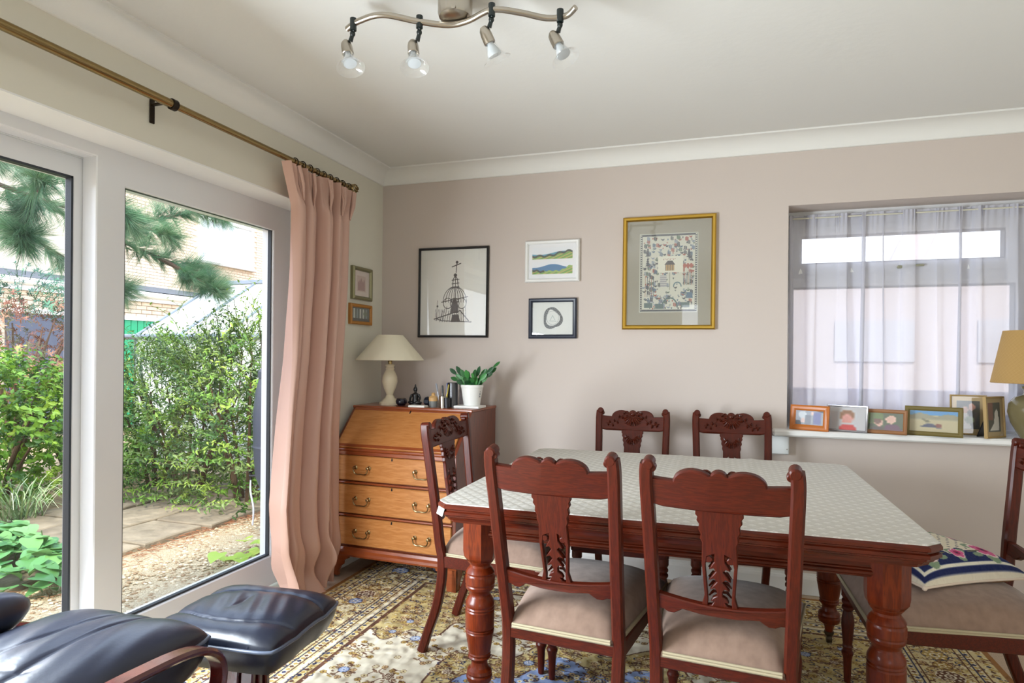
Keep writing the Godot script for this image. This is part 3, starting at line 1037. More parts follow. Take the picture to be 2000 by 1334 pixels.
# ---------------------------------------------------------------- table
func table() -> void:
	var x0 := -0.835
	var x1 := 0.545
	var z0 := -3.06
	var z1 := -1.795
	var c := 0.036
	var t := thing("dining_table", "big mahogany dining table with clipped corners and turned legs on castors", "table")
	var oct := func(e: float) -> PackedVector2Array:
		var a := x0 + e
		var b := x1 - e
		var p := z0 + e
		var q := z1 - e
		return PackedVector2Array([Vector2(a + c, q), Vector2(b - c, q), Vector2(b, q - c), Vector2(b, p + c), Vector2(b - c, p), Vector2(a + c, p), Vector2(a, p + c), Vector2(a, q - c)])
	# moulded edge built as stacked rings
	var lv := [[0.750, 0.004], [0.744, 0.0], [0.736, 0.0], [0.733, 0.006], [0.729, 0.006], [0.726, 0.001], [0.717, 0.001], [0.714, 0.007], [0.710, 0.007], [0.707, 0.012], [0.700, 0.016], [0.699, 0.022], [0.690, 0.024]]
	var g := Geo.new()
	for k in lv.size() - 1:
		var A: PackedVector2Array = oct.call(lv[k][1])
		var B: PackedVector2Array = oct.call(lv[k + 1][1])
		for i in 8:
			var j := (i + 1) % 8
			g.quad(Vector3(B[i].x, lv[k + 1][0], B[i].y), Vector3(B[j].x, lv[k + 1][0], B[j].y), Vector3(A[j].x, lv[k][0], A[j].y), Vector3(A[i].x, lv[k][0], A[i].y))
	for e in [[0, true], [lv.size() - 1, false]]:
		var A: PackedVector2Array = oct.call(lv[e[0]][1])
		for i in range(1, 7):
			var p := Vector3(A[0].x, lv[e[0]][0], A[0].y)
			var q := Vector3(A[i].x, lv[e[0]][0], A[i].y)
			var r := Vector3(A[i + 1].x, lv[e[0]][0], A[i + 1].y)
			if e[1]: g.tri(p, q, r)
			else: g.tri(p, r, q)
	part("tabletop", g, M.table_h, t, 20)
	var lx := [x0 + 0.066, x1 - 0.075]
	var lz := [z0 + 0.080, z1 - 0.245]
	# skirts between the legs
	for k in 4:
		g = Geo.new()
		var a: Vector3
		var b: Vector3
		if k < 2:
			a = Vector3(lx[0], 0, lz[k] + (0.018 if k else -0.018))
			b = Vector3(lx[1], 0, lz[k] + (0.018 if k else -0.018))
		else:
			a = Vector3(lx[k - 2] + (0.018 if k == 3 else -0.018), 0, lz[0])
			b = Vector3(lx[k - 2] + (0.018 if k == 3 else -0.018), 0, lz[1])
		for q in [[0.655, 0.072, 0.024], [0.617, 0.010, 0.030], [0.607, 0.012, 0.036], [0.598, 0.008, 0.028]]:
			g.bar([a + Vector3(0, q[0], 0), b + Vector3(0, q[0], 0)], Vector3.UP, q[1], q[2], 0.003)
		part("skirt", g, M.table_h, t)
	for X in lx:
		for Z in lz:
			g = Geo.new()
			# faceted block on top, rounded off below
			g.lathe([Vector2(0, 0.506), Vector2(0.046, 0.507), Vector2(0.056, 0.520), Vector2(0.0595, 0.54), Vector2(0.0595, 0.692), Vector2(0, 0.692)], 8, Vector3(X, 0, Z), Basis.IDENTITY, 0.5)
			var prof := [Vector2(0.014, 0.045), Vector2(0.020, 0.075), Vector2(0.026, 0.084), Vector2(0.040, 0.092), Vector2(0.045, 0.104), Vector2(0.045, 0.112), Vector2(0.041, 0.117), Vector2(0.044, 0.123), Vector2(0.041, 0.132), Vector2(0.032, 0.140), Vector2(0.028, 0.150), Vector2(0.028, 0.160), Vector2(0.034, 0.168), Vector2(0.040, 0.176), Vector2(0.036, 0.181), Vector2(0.039, 0.187), Vector2(0.037, 0.192), Vector2(0.039, 0.20), Vector2(0.049, 0.262), Vector2(0.0465, 0.266), Vector2(0.050, 0.270), Vector2(0.0465, 0.274), Vector2(0.050, 0.279), Vector2(0.0505, 0.335), Vector2(0.048, 0.340), Vector2(0.0505, 0.345), Vector2(0.048, 0.350), Vector2(0.050, 0.356), Vector2(0.049, 0.366), Vector2(0.043, 0.378), Vector2(0.038, 0.386), Vector2(0.037, 0.393), Vector2(0.040, 0.402), Vector2(0.048, 0.411), Vector2(0.0505, 0.420), Vector2(0.0485, 0.425), Vector2(0.051, 0.430), Vector2(0.051, 0.455), Vector2(0.048, 0.462), Vector2(0.050, 0.468), Vector2(0.044, 0.478), Vector2(0.037, 0.486), Vector2(0.036, 0.494), Vector2(0.045, 0.505), Vector2(0.047, 0.510)]
			g.lathe(prof, 28, Vector3(X, 0, Z))
			var leg := part("leg", g, M.table, t, 26)
			g = Geo.new()
			g.lathe([Vector2(0, 0.034), Vector2(0.016, 0.034), Vector2(0.020, 0.042), Vector2(0.019, 0.05), Vector2(0, 0.05)], 14, Vector3(X, 0, Z))
			var wb := Basis(Vector3.BACK, PI / 2)
			g.lathe([Vector2(0, -0.010), Vector2(0.019, -0.010), Vector2(0.021, 0.0), Vector2(0.019, 0.010), Vector2(0, 0.010)], 16, Vector3(X, 0.021, Z), wb)
			part("castor", g, mat(rgb(70, 58, 42), 0.4, 0.7), leg)
	# cloth: flush with the long edges, dropping a little over the left end
	g = Geo.new()
	var oc: PackedVector2Array = oct.call(0.006)
	var yc := 0.7535
	var hang := 0.042
	# cells are drawn in a fine grid with a soft crease across the middle
	var nx := 72
	var nz := 66
	var P := func(i: int, j: int) -> Vector3:
		var x := lerpf(x0 + 0.004, x1 - 0.006, float(i) / nx)
		var z := lerpf(z0 + 0.006, z1 - 0.005, float(j) / nz)
		var lim := maxf(0.0, maxf(x0 + c - x, x - (x1 - c)))
		z = clampf(z, z0 + 0.006 + lim, z1 - 0.005 - lim)
		var y := yc + 0.0035 * exp(-pow((x - 0.08 + 0.12 * (z + 2.4)) / 0.018, 2.0)) * smoothstep(-2.5, -3.0, z) + 0.0012 * exp(-pow((x + 0.15) / 0.02, 2.0))
		return Vector3(x, y, z)
	for i in nx:
		for j in nz:
			var a: Vector3 = P.call(i, j)
			var b: Vector3 = P.call(i + 1, j)
			var d: Vector3 = P.call(i + 1, j + 1)
			var e: Vector3 = P.call(i, j + 1)
			g.quad(e, d, b, a, Vector2(e.x, e.z), Vector2(d.x, d.z), Vector2(b.x, b.z), Vector2(a.x, a.z))
	# hem all round
	var rim := [oc[0], oc[1], oc[2], oc[3], oc[4], oc[5], oc[6], oc[7]]
	for i in 8:
		var p: Vector2 = rim[i]
		var q: Vector2 = rim[(i + 1) % 8]
		var dp := 0.004
		if i >= 5 and i <= 7:
			dp = hang
		var out := Vector2((p + q).x * 0.5 - (x0 + x1) * 0.5, (p + q).y * 0.5 - (z0 + z1) * 0.5).normalized() * (0.014 if dp > 0.01 else 0.001)
		var a := Vector3(p.x, yc, p.y)
		var b := Vector3(q.x, yc, q.y)
		var o3 := Vector3(out.x, 0, out.y)
		g.quad(a + o3 - Vector3(0, dp, 0), b + o3 - Vector3(0, dp, 0), b, a, Vector2(a.x, a.z), Vector2(b.x, b.z), Vector2(b.x, b.z), Vector2(a.x, a.z))
	var img := canvas(64, 64, rgb(206, 202, 194))
	for x in 64:
		for y in 64:
			var u := absf(fposmod(x + y, 64.0) - 32.0) / 32.0
			var w := absf(fposmod(x - y, 64.0) - 32.0) / 32.0
			var d := minf(minf(u, 1.0 - u), minf(w, 1.0 - w))
			var lx2 := absf(x - 32.0) + absf(y - 32.0)
			var k := 0.0
			if lx2 < 14.0 or lx2 > 50.0: k = 1.0
			var cc := rgb(200, 196, 187).lerp(rgb(220, 217, 210), k)
			if d < 0.05: cc = rgb(206, 202, 194)
			img.set_pixel(x, y, cc)
	var m := pic(img, 0.75)
	m.uv1_scale = Vector3(20, 20, 20)
	var h := canvas(64, 64, Color.BLACK)
	for x in 64:
		for y in 64:
			var lx2 := absf(x - 32.0) + absf(y - 32.0)
			var k := clampf(absf(lx2 - 32.0) / 24.0, 0, 1)
			h.set_pixel(x, y, Color(k, k, k))
	m.heightmap_enabled = true
	m.heightmap_texture = tex_of(h)
	m.heightmap_scale = 0.12
	tag(part("tablecloth", g, m, self, 30), "pale grey cloth with a woven diamond pattern covering the dining table", "tablecloth")

# ---------------------------------------------------------------- bureau
func bureau() -> void:
	# origin: floor, middle of the front
	var t := thing("writing_bureau", "honey brown drop-front writing bureau with three drawers in the room corner", "bureau", Vector3(-1.637, 0, -3.0), -2.0)
	var hw := 0.375
	var dp := 0.545
	var g := Geo.new()
	var side := PackedVector2Array([Vector2(0, 0.155), Vector2(0, 0.700), Vector2(0.195, 0.905), Vector2(dp, 0.905), Vector2(dp, 0.155)])
	for s in [-1.0, 1.0]:
		g = Geo.new()
		g.prism(side, -0.010, 0.010, Transform3D(Basis(Vector3.UP, PI / 2), Vector3(s * (hw - 0.010), 0, 0)), 0.002)
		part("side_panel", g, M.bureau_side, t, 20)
	g = Geo.new()
	g.box(Vector3(0, 0.912, -0.37), Vector3(hw * 2 + 0.008, 0.016, 0.362), 0.004)
	part("top_board", g, M.bureau_edge, t)
	g = Geo.new()
	g.box(Vector3(0, 0.53, -dp + 0.006), Vector3(hw * 2 - 0.03, 0.74, 0.01))
	g.box(Vector3(0, 0.42, -0.27), Vector3(hw * 2 - 0.03, 0.52, 0.50))
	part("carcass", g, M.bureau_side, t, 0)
	# writing flap
	var ang := atan2(0.205, 0.195)
	var fb := Basis(Vector3.RIGHT, -(PI / 2 - ang))
	g = Geo.new()
	var fl := sqrt(0.205 * 0.205 + 0.195 * 0.195)
	g.box(Vector3(0, 0.8035, -0.0955), Vector3(hw * 2 - 0.042, fl - 0.006, 0.018), 0.003, fb)
	var flap := part("writing_flap", g, M.bureau, t)
	g = Geo.new()
	var nrm := fb * Vector3(0, 0, 1)
	for q in [[0, fl * 0.5 - 0.014, hw * 2 - 0.05, 0.016], [0, -fl * 0.5 + 0.014, hw * 2 - 0.05, 0.018]]:
		g.box(Vector3(0, 0.8035, -0.0955) + fb * Vector3(0, q[1], 0.0095), Vector3(q[2], q[3], 0.003), 0.001, fb)
	part("crossbanding", g, M.bureau_edge, flap)
	g = Geo.new()
	g.box(Vector3(0.012, 0.8035, -0.0955) + fb * Vector3(0, fl * 0.5 - 0.025, 0.0105), Vector3(0.008, 0.020, 0.003), 0.001, fb)
	part("keyhole", g, M.black, flap)
	# rounded moulding below the flap, pull-out supports
	g = Geo.new()
	g.tube([Vector3(-hw, 0.694, 0.002), Vector3(hw, 0.694, 0.002)], 0.0085, 10)
	g.box(Vector3(0, 0.676, -0.008), Vector3(hw * 2 - 0.02, 0.022, 0.02), 0.003)
	part("flap_moulding", g, M.bureau_edge, t)
	var rows := [[0.525, 0.662], [0.345, 0.503], [0.172, 0.324]]
	for r in rows:
		var y0: float = r[0]
		var y1: float = r[1]
		var yc := (y0 + y1) * 0.5
		g = Geo.new()
		g.box(Vector3(0, yc, -0.01), Vector3(hw * 2 - 0.05, y1 - y0, 0.026), 0.005)
		var dr := part("drawer", g, M.bureau, t)
		g = Geo.new()
		g.box(Vector3(0, y1 - 0.008, 0.0045), Vector3(0.006, 0.013, 0.002))
		g.lathe([Vector2(0, 0), Vector2(0.0045, 0), Vector2(0.0045, 0.002), Vector2(0, 0.002)], 10, Vector3(0, y1 - 0.012, 0.0035), Basis(Vector3.RIGHT, PI / 2))
		part("keyhole", g, M.black, dr)
		for s in [-1.0, 1.0]:
			g = Geo.new()
			var hx: float = s * 0.183
			var hy := yc + 0.006
			for e in [-1.0, 1.0]:
				var wb := Basis(Vector3.RIGHT, PI / 2)
				g.lathe([Vector2(0.011, 0), Vector2(0.011, 0.003), Vector2(0.006, 0.006), Vector2(0.004, 0.014), Vector2(0.008, 0.018), Vector2(0.007, 0.024), Vector2(0, 0.026)], 14, Vector3(hx + e * 0.042, hy, 0.003), wb)
			var pts := []
			for p in [[-0.042, 0.0], [-0.044, -0.012], [-0.036, -0.028], [-0.020, -0.034], [0.0, -0.032], [0.020, -0.034], [0.036, -0.028], [0.044, -0.012], [0.042, 0.0]]:
				pts.append(Vector3(hx + p[0], hy + p[1], 0.024))
			g.tube(smooth_path(pts, 3), 0.0036, 8)
			part("handle", g, M.brasspull, dr)
	g = Geo.new()
	for y in [0.514, 0.3345]:
		g.tube([Vector3(-hw + 0.02, y, 0.001), Vector3(hw - 0.02, y, 0.001)], 0.006, 8)
	part("drawer_divider", g, M.bureau_edge, t)
	# base moulding and bracket feet
	var bm := PackedVector2Array([Vector2(-0.008, 0.112), Vector2(0.014, 0.112), Vector2(0.018, 0.122), Vector2(0.016, 0.135), Vector2(0.006, 0.146), Vector2(0.002, 0.160), Vector2(-0.008, 0.16)])
	g = Geo.new()
	g.prism(bm, -hw - 0.012, hw + 0.012, Transform3D(Basis(Vector3(0, 0, 1), Vector3(0, 1, 0), Vector3(-1, 0, 0)), Vector3.ZERO))
	g.box(Vector3(0, 0.136, -0.28), Vector3(hw * 2 + 0.02, 0.045, 0.53), 0.003)
	part("base_moulding", g, M.bureau_edge, t, 20)
	for s in [-1.0, 1.0]:
		var ft := PackedVector2Array([Vector2(0, 0.113), Vector2(0.12, 0.113), Vector2(0.115, 0.098), Vector2(0.10, 0.094), Vector2(0.085, 0.080), Vector2(0.082, 0.062), Vector2(0.066, 0.050), Vector2(0.054, 0.025), Vector2(0.052, 0.0), Vector2(0.0, 0.0)])
		g = Geo.new()
		var px: float = s * (hw + 0.008)
		g.prism(ft, -0.012, 0.012, Transform3D(Basis(Vector3(-s, 0, 0), Vector3.UP, Vector3(0, 0, -s)), Vector3(px, 0, 0.0)), 0.002)
		g.prism(ft, -0.012, 0.012, Transform3D(Basis(Vector3(0, 0, -1), Vector3.UP, Vector3(1, 0, 0)), Vector3(px - s * 0.012, 0, 0.012)), 0.002)
		part("bracket_foot", g, M.bureau_edge, t)
		g = Geo.new()
		g.prism(ft, -0.012, 0.012, Transform3D(Basis(Vector3(0, 0, 1), Vector3.UP, Vector3(-1, 0, 0)), Vector3(px - s * 0.012, 0, -dp + 0.01)), 0.002)
		part("bracket_foot", g, M.bureau_edge, t)

func on_bureau() -> void:
	var Y := 0.920
	# table lamp
	var t := thing("table_lamp", "cream table lamp with conical shade standing on the bureau corner", "lamp", Vector3(-1.838, Y, -3.33))
	var g := Geo.new()
	g.lathe([Vector2(0, 0), Vector2(0.060, 0), Vector2(0.062, 0.012), Vector2(0.048, 0.022), Vector2(0.030, 0.040), Vector2(0.020, 0.058), Vector2(0.0, 0.058)], 8, Vector3.ZERO, Basis.IDENTITY, 0.5)
	g.lathe([Vector2(0.018, 0.05), Vector2(0.021, 0.064), Vector2(0.036, 0.10), Vector2(0.045, 0.135), Vector2(0.043, 0.165), Vector2(0.030, 0.195), Vector2(0.022, 0.206), Vector2(0.026, 0.212), Vector2(0.021, 0.222), Vector2(0.028, 0.232), Vector2(0.024, 0.239), Vector2(0, 0.239)], 24)
	part("base", g, M.ceramic, t, 40)
	g = Geo.new()
	g.lathe([Vector2(0.012, 0.238), Vector2(0.013, 0.258), Vector2(0.010, 0.285), Vector2(0, 0.285)], 12)
	for a in 3:
		g.tube([Vector3(0, 0.405, 0), Vector3(cos(a * TAU / 3) * 0.07, 0.408, sin(a * TAU / 3) * 0.07)], 0.0015, 5)
	g.tube([Vector3(0, 0.28, 0), Vector3(0, 0.405, 0)], 0.004, 6)
	part("bulb_holder", g, M.brass, t)
	g = Geo.new()
	var sh := [Vector2(0.199, 0.262), Vector2(0.201, 0.264), Vector2(0.075, 0.411), Vector2(0.072, 0.411), Vector2(0.197, 0.264), Vector2(0.199, 0.262)]
	g.lathe(sh, 48)
	var m := mat(rgb(236, 228, 204), 0.8)
	m.backlight_enabled = true
	m.backlight = Color(0.35, 0.32, 0.26)
	part("lamp_shade", g, m, t, 50)
	# small dark tea-light bowl
	t = thing("candle_bowl", "round black tea light holder at the foot of the cream lamp", "candle holder", Vector3(-1.745, Y, -3.30))
	g = Geo.new()
	g.lathe([Vector2(0, 0), Vector2(0.020, 0), Vector2(0.032, 0.012), Vector2(0.034, 0.026), Vector2(0.027, 0.040), Vector2(0.022, 0.042), Vector2(0.021, 0.036), Vector2(0, 0.036)], 20)
	part("bowl", g, mat(rgb(26, 22, 34), 0.25), t)
	g = Geo.new()
	g.lathe([Vector2(0, 0.035), Vector2(0.019, 0.035), Vector2(0.019, 0.041), Vector2(0, 0.041)], 14)
	part("candle", g, mat(rgb(214, 190, 130), 0.6), t)
	# seated figurine
	t = thing("figurine", "small black figurine sitting cross-legged beside the tea light holder", "figurine", Vector3(-1.655, Y, -3.30))
	g = Geo.new()
	g.blob(Vector3(0, 0.012, 0), Vector3(0.040, 0.013, 0.026))
	g.blob(Vector3(0.024, 0.020, 0.012), Vector3(0.022, 0.010, 0.012), Basis(Vector3.UP, 0.4))
	g.blob(Vector3(-0.024, 0.020, 0.012), Vector3(0.022, 0.010, 0.012), Basis(Vector3.UP, -0.4))
	g.lathe([Vector2(0.022, 0.012), Vector2(0.019, 0.03), Vector2(0.017, 0.045), Vector2(0.022, 0.062), Vector2(0.020, 0.070), Vector2(0.008, 0.076), Vector2(0.007, 0.082), Vector2(0.011, 0.087), Vector2(0.0125, 0.096), Vector2(0.010, 0.105), Vector2(0.006, 0.110), Vector2(0.005, 0.116), Vector2(0.003, 0.124), Vector2(0, 0.127)], 14, Vector3.ZERO, Basis.IDENTITY.scaled(Vector3(1, 1, 0.8)))
	for s in [-1.0, 1.0]:
		g.tube(smooth_path([Vector3(s * 0.021, 0.066, 0), Vector3(s * 0.031, 0.045, 0.002), Vector3(s * 0.026, 0.028, 0.014), Vector3(s * 0.010, 0.024, 0.022)], 3), [0.0068, 0.0066, 0.0064, 0.006, 0.006, 0.0058, 0.0056, 0.0054, 0.005, 0.005], 7)
	tag(part("body", g, M.black, t, 60), "glossy black seated figure with raised hair knot")
	# white card lying down
	g = Geo.new()
	g.box(Vector3(0, 0.006, 0), Vector3(0.10, 0.012, 0.05), 0.002)
	var o := part("notepad", g, mat(rgb(232, 230, 224), 0.7))
	o.position = Vector3(-1.595, Y, -3.215)
	tag(o, "thin white notepad lying in front of the black figurine", "notepad")
	# faceted blue ball
	g = Geo.new()
	g.lathe([Vector2(0, -0.028), Vector2(0.016, -0.023), Vector2(0.026, -0.009), Vector2(0.026, 0.009), Vector2(0.016, 0.023), Vector2(0, 0.028)], 6)
	t = thing("faceted_ball", "turquoise and black faceted ball next to the figurine", "ornament", Vector3(-1.572, Y + 0.029, -3.29))
	var im := canvas(96, 48, rgb(20, 30, 44))
	for k in 40:
		var rx := fposmod(k * 37.0, 96.0)
		dot(im, rx, 6 + (k % 4) * 12, 4.2, [rgb(60, 190, 205), rgb(130, 222, 230), rgb(30, 120, 150)][k % 3])
	part("facets", g, pic(im, 0.2), t, 0)
	# wooden pepper-pot like bottle with grey foot
	t = thing("wooden_bottle", "squat pale wood bottle with a grey lower half beside the blue ball", "bottle", Vector3(-1.527, Y, -3.27))
	g = Geo.new()
	g.lathe([Vector2(0, 0), Vector2(0.024, 0), Vector2(0.025, 0.034), Vector2(0, 0.034)], 18)
	part("foot", g, mat(rgb(120, 122, 120), 0.5), t)
	g = Geo.new()
	g.lathe([Vector2(0.025, 0.034), Vector2(0.026, 0.052), Vector2(0.020, 0.060), Vector2(0.012, 0.064), Vector2(0.010, 0.068), Vector2(0.012, 0.074), Vector2(0.008, 0.080), Vector2(0, 0.082)], 18)
	part("body", g, mat(rgb(206, 164, 108), 0.5), t)
	# pen pot and pens
	t = thing("pen_pot", "small brushed steel pen pot in front of the tall canister", "pen pot", Vector3(-1.468, Y, -3.275))
	g = Geo.new()
	g.lathe([Vector2(0, 0), Vector2(0.026, 0), Vector2(0.026, 0.062), Vector2(0.024, 0.062), Vector2(0.024, 0.004), Vector2(0, 0.004)], 22)
	part("pot", g, M.nickel, t)
	var ball := thing("pen_pot", "short dark steel beaker pressed against the tall canister", "pen pot", Vector3(-1.432, Y, -3.245))
	g = Geo.new()
	g.lathe([Vector2(0, 0), Vector2(0.016, 0), Vector2(0.016, 0.055), Vector2(0.014, 0.055), Vector2(0.014, 0.004), Vector2(0, 0.004)], 18)
	part("pot", g, mat(rgb(60, 60, 64), 0.35, 0.8), ball)
	var pens := [[Vector3(-0.018, 0, 0.0), Vector3(-0.045, 0.128, 0.0), rgb(196, 202, 214), "pale silver pen leaning left in the steel pen pot"],
		[Vector3(0.006, 0, 0.008), Vector3(0.000, 0.118, 0.012), rgb(22, 22, 26), "black pen upright in the steel pen pot"],
		[Vector3(0.012, 0, -0.006), Vector3(0.020, 0.132, -0.010), rgb(30, 34, 128), "blue capped pen in the steel pen pot"],
		[Vector3(0.014, 0, 0.008), Vector3(0.034, 0.124, 0.0), rgb(206, 182, 60), "yellow pencil leaning right in the steel pen pot"],
		[Vector3(-0.004, 0, -0.01), Vector3(-0.012, 0.112, -0.01), rgb(226, 226, 222), "white pen among dark ones in the steel pen pot"]]
	for p in pens:
		var pt := thing("pen", p[3], "pen", Vector3(-1.468, Y + 0.006, -3.275), 0, "pens in the steel pot")
		g = Geo.new()
		var a: Vector3 = p[0]
		var b: Vector3 = p[1]
		g.tube([a, a.lerp(b, 0.06), a.lerp(b, 0.66)], [0.0012, 0.0042, 0.0042], 8)
		part("barrel", g, mat(p[2], 0.35), pt)
		g = Geo.new()
		g.tube([a.lerp(b, 0.64), a.lerp(b, 0.98), b], [0.0050, 0.0050, 0.0034], 8)
		part("cap", g, mat((p[2] as Color).darkened(0.25), 0.3), pt)
	g = Geo.new()
	g.lathe([Vector2(0, 0), Vector2(0.030, 0), Vector2(0.030, 0.136), Vector2(0.028, 0.139), Vector2(0.027, 0.136), Vector2(0.027, 0.12), Vector2(0, 0.12)], 26)
	t = thing("canister", "tall dark steel cylinder behind the pens on the bureau", "canister", Vector3(-1.425, Y, -3.31))
	part("body", g, mat(rgb(92, 92, 94), 0.3, 0.9), t)
	# white photo mount standing against the wall side of the plant pot
	t = thing("standing_card", "plain white card frame standing between the canister and the plant pot", "card", Vector3(-1.385, Y, -3.385), -8)
	g = Geo.new()
	g.box(Vector3(0, 0.066, 0), Vector3(0.066, 0.132, 0.012), 0.002)
	part("card", g, mat(rgb(236, 234, 232), 0.6), t)
	g = Geo.new()
	g.box(Vector3(0, 0.066, 0.0065), Vector3(0.050, 0.112, 0.002))
	part("sheet", g, mat(rgb(200, 192, 200), 0.5), t, 0)
	# plant in a white pot on a tile
	g = Geo.new()
	g.box(Vector3(0, 0.007, 0), Vector3(0.15, 0.014, 0.12), 0.003)
	o = part("tile", g, mat(rgb(236, 234, 230), 0.4))
	o.position = Vector3(-1.315, Y, -3.30)
	tag(o, "flat white tile under the plant pot on the bureau", "tile")
	t = thing("potted_plant", "leafy green cactus plant in a tapered white pot on the bureau", "plant", Vector3(-1.305, Y + 0.014, -3.305))
	g = Geo.new()
	g.lathe([Vector2(0, 0), Vector2(0.046, 0), Vector2(0.061, 0.100), Vector2(0.064, 0.102), Vector2(0.064, 0.116), Vector2(0.059, 0.116), Vector2(0.056, 0.095), Vector2(0, 0.092)], 32)
	var pot := part("pot", g, mat(rgb(240, 240, 236), 0.3), t)
	g = Geo.new()
	for k in 3:
		g.box(Vector3(0.053, 0.052 + k * 0.014, 0.018 - 0.002 * k), Vector3(0.006, 0.009, 0.006), 0.001, Basis(Vector3.UP, -0.3))
	part("mark", g, mat(rgb(110, 110, 110), 0.5), pot, 0)
	g = Geo.new()
	g.lathe([Vector2(0, 0.094), Vector2(0.057, 0.094), Vector2(0.05, 0.098), Vector2(0, 0.10)], 16)
	part("soil", g, mat(rgb(50, 38, 28), 0.95), t)
	var rng := RandomNumberGenerator.new()
	rng.seed = 5
	var greens := [mat(rgb(44, 104, 50), 0.4), mat(rgb(66, 136, 66), 0.4), mat(rgb(34, 78, 44), 0.4)]
	for k in 24:
		var a := k * 2.4 + rng.randf_range(-0.2, 0.2)
		var out := rng.randf_range(0.5, 1.0)
		var rise := rng.randf_range(0.05, 0.11)
		var p := Vector3(cos(a) * 0.02, 0.097, sin(a) * 0.02)
		var n := 2 + (k % 2)
		if k == 3:
			a = 0.1
			out = 1.0
			rise = 0.14
			n = 4
		var d := Vector3(cos(a) * out, 0.0, sin(a) * out * 0.7)
		for s in n:
			var u := float(s) / n
			var q := p + d * 0.040 + Vector3(0, rise / n * (1.25 - u * 0.5), 0)
			var ax := (q - p).normalized()
			var wd := ax.cross(Vector3(0.15, rng.randf_range(-0.3, 0.8), 1.0)).normalized()
			var up := wd.cross(ax)
			g = Geo.new()
			var l := p.distance_to(q) * 1.08
			var w := 0.0150 - 0.0015 * s
			var rows := [[0.0, 0.25], [0.25, 0.85], [0.55, 1.0], [0.8, 0.8], [1.0, 0.2]]
			for r in rows.size() - 1:
				var A: float = rows[r][0] * l
				var B: float = rows[r + 1][0] * l
				var wa: float = rows[r][1] * w
				var wb2: float = rows[r + 1][1] * w
				for sd in [-1.0, 1.0]:
					for tp in [0.0018, -0.0018]:
						var c0: Vector3 = p + ax * A + up * tp
						var c1: Vector3 = p + ax * B + up * tp
						var e0: Vector3 = p + ax * A + wd * sd * wa
						var e1: Vector3 = p + ax * B + wd * sd * wb2
						if sd * tp > 0: g.quad(c0, e0, e1, c1)
						else: g.quad(c0, c1, e1, e0)
			part("leaf", g, greens[(k + s) % 3], t, 30)
			p = q

# ---------------------------------------------------------------- pictures on the walls
func frame_thing(called: String, label: String, at: Transform3D, w: float, h: float, fw: float, dp: float, fm: Material, art: Image, mount := 0.0, mount_col := Color.WHITE, art_size := Vector2.ZERO, glassy := true) -> Node3D:
	# local: picture faces +z, centre at origin, back at z = 0
	var t := thing(called, label, "picture" if called != "photo_frame" else "photo frame")
	t.transform = at
	var g := Geo.new()
	for s in [-1.0, 1.0]:
		for ax in 2:
			var hx := w * 0.5
			var hy := h * 0.5
			var prof := [Vector2(0, 0), Vector2(0, dp * 0.75), Vector2(fw * 0.3, dp), Vector2(fw * 0.7, dp * 0.92), Vector2(fw, dp * 0.6), Vector2(fw, 0)]
			for k in prof.size():
				var p: Vector2 = prof[k]
				var q: Vector2 = prof[(k + 1) % prof.size()]
				var c := func(v: Vector2, e: float) -> Vector3:
					if ax == 0: return Vector3(s * (hx - v.x), e * (hy - v.x), v.y)
					return Vector3(e * (hx - v.x), s * (hy - v.x), v.y)
				if (s > 0) == (ax == 0):
					g.quad(c.call(p, -1.0), c.call(p, 1.0), c.call(q, 1.0), c.call(q, -1.0))
				else:
					g.quad(c.call(p, -1.0), c.call(q, -1.0), c.call(q, 1.0), c.call(p, 1.0))
	part("frame", g, fm, t, 25)
	var iw := w - fw * 2 + 0.004
	var ih := h - fw * 2 + 0.004
	if mount > 0.0:
		g = Geo.new()
		g.box(Vector3(0, 0, dp * 0.3), Vector3(iw, ih, 0.002))
		part("mount", g, mat(mount_col, 0.9), t, 0)
	var asz := art_size if art_size != Vector2.ZERO else Vector2(iw, ih)
	g = Geo.new()
	var za := dp * 0.3 + 0.0015
	g.quad(Vector3(-asz.x / 2, -asz.y / 2, za), Vector3(asz.x / 2, -asz.y / 2, za), Vector3(asz.x / 2, asz.y / 2, za), Vector3(-asz.x / 2, asz.y / 2, za))
	g.quad(Vector3(asz.x / 2, -asz.y / 2, za - 0.001), Vector3(-asz.x / 2, -asz.y / 2, za - 0.001), Vector3(-asz.x / 2, asz.y / 2, za - 0.001), Vector3(asz.x / 2, asz.y / 2, za - 0.001))
	part("print", g, pic(art, 0.85), t, 0)
	if glassy:
		g = Geo.new()
		g.box(Vector3(0, 0, dp * 0.55), Vector3(iw, ih, 0.002))
		part("glass", g, M.picglass, t, 0)
	return t

func back_at(x: float, y: float, roll := 0.0) -> Transform3D:
	return Transform3D(Basis(Vector3.BACK, roll), Vector3(x, y, ZB))

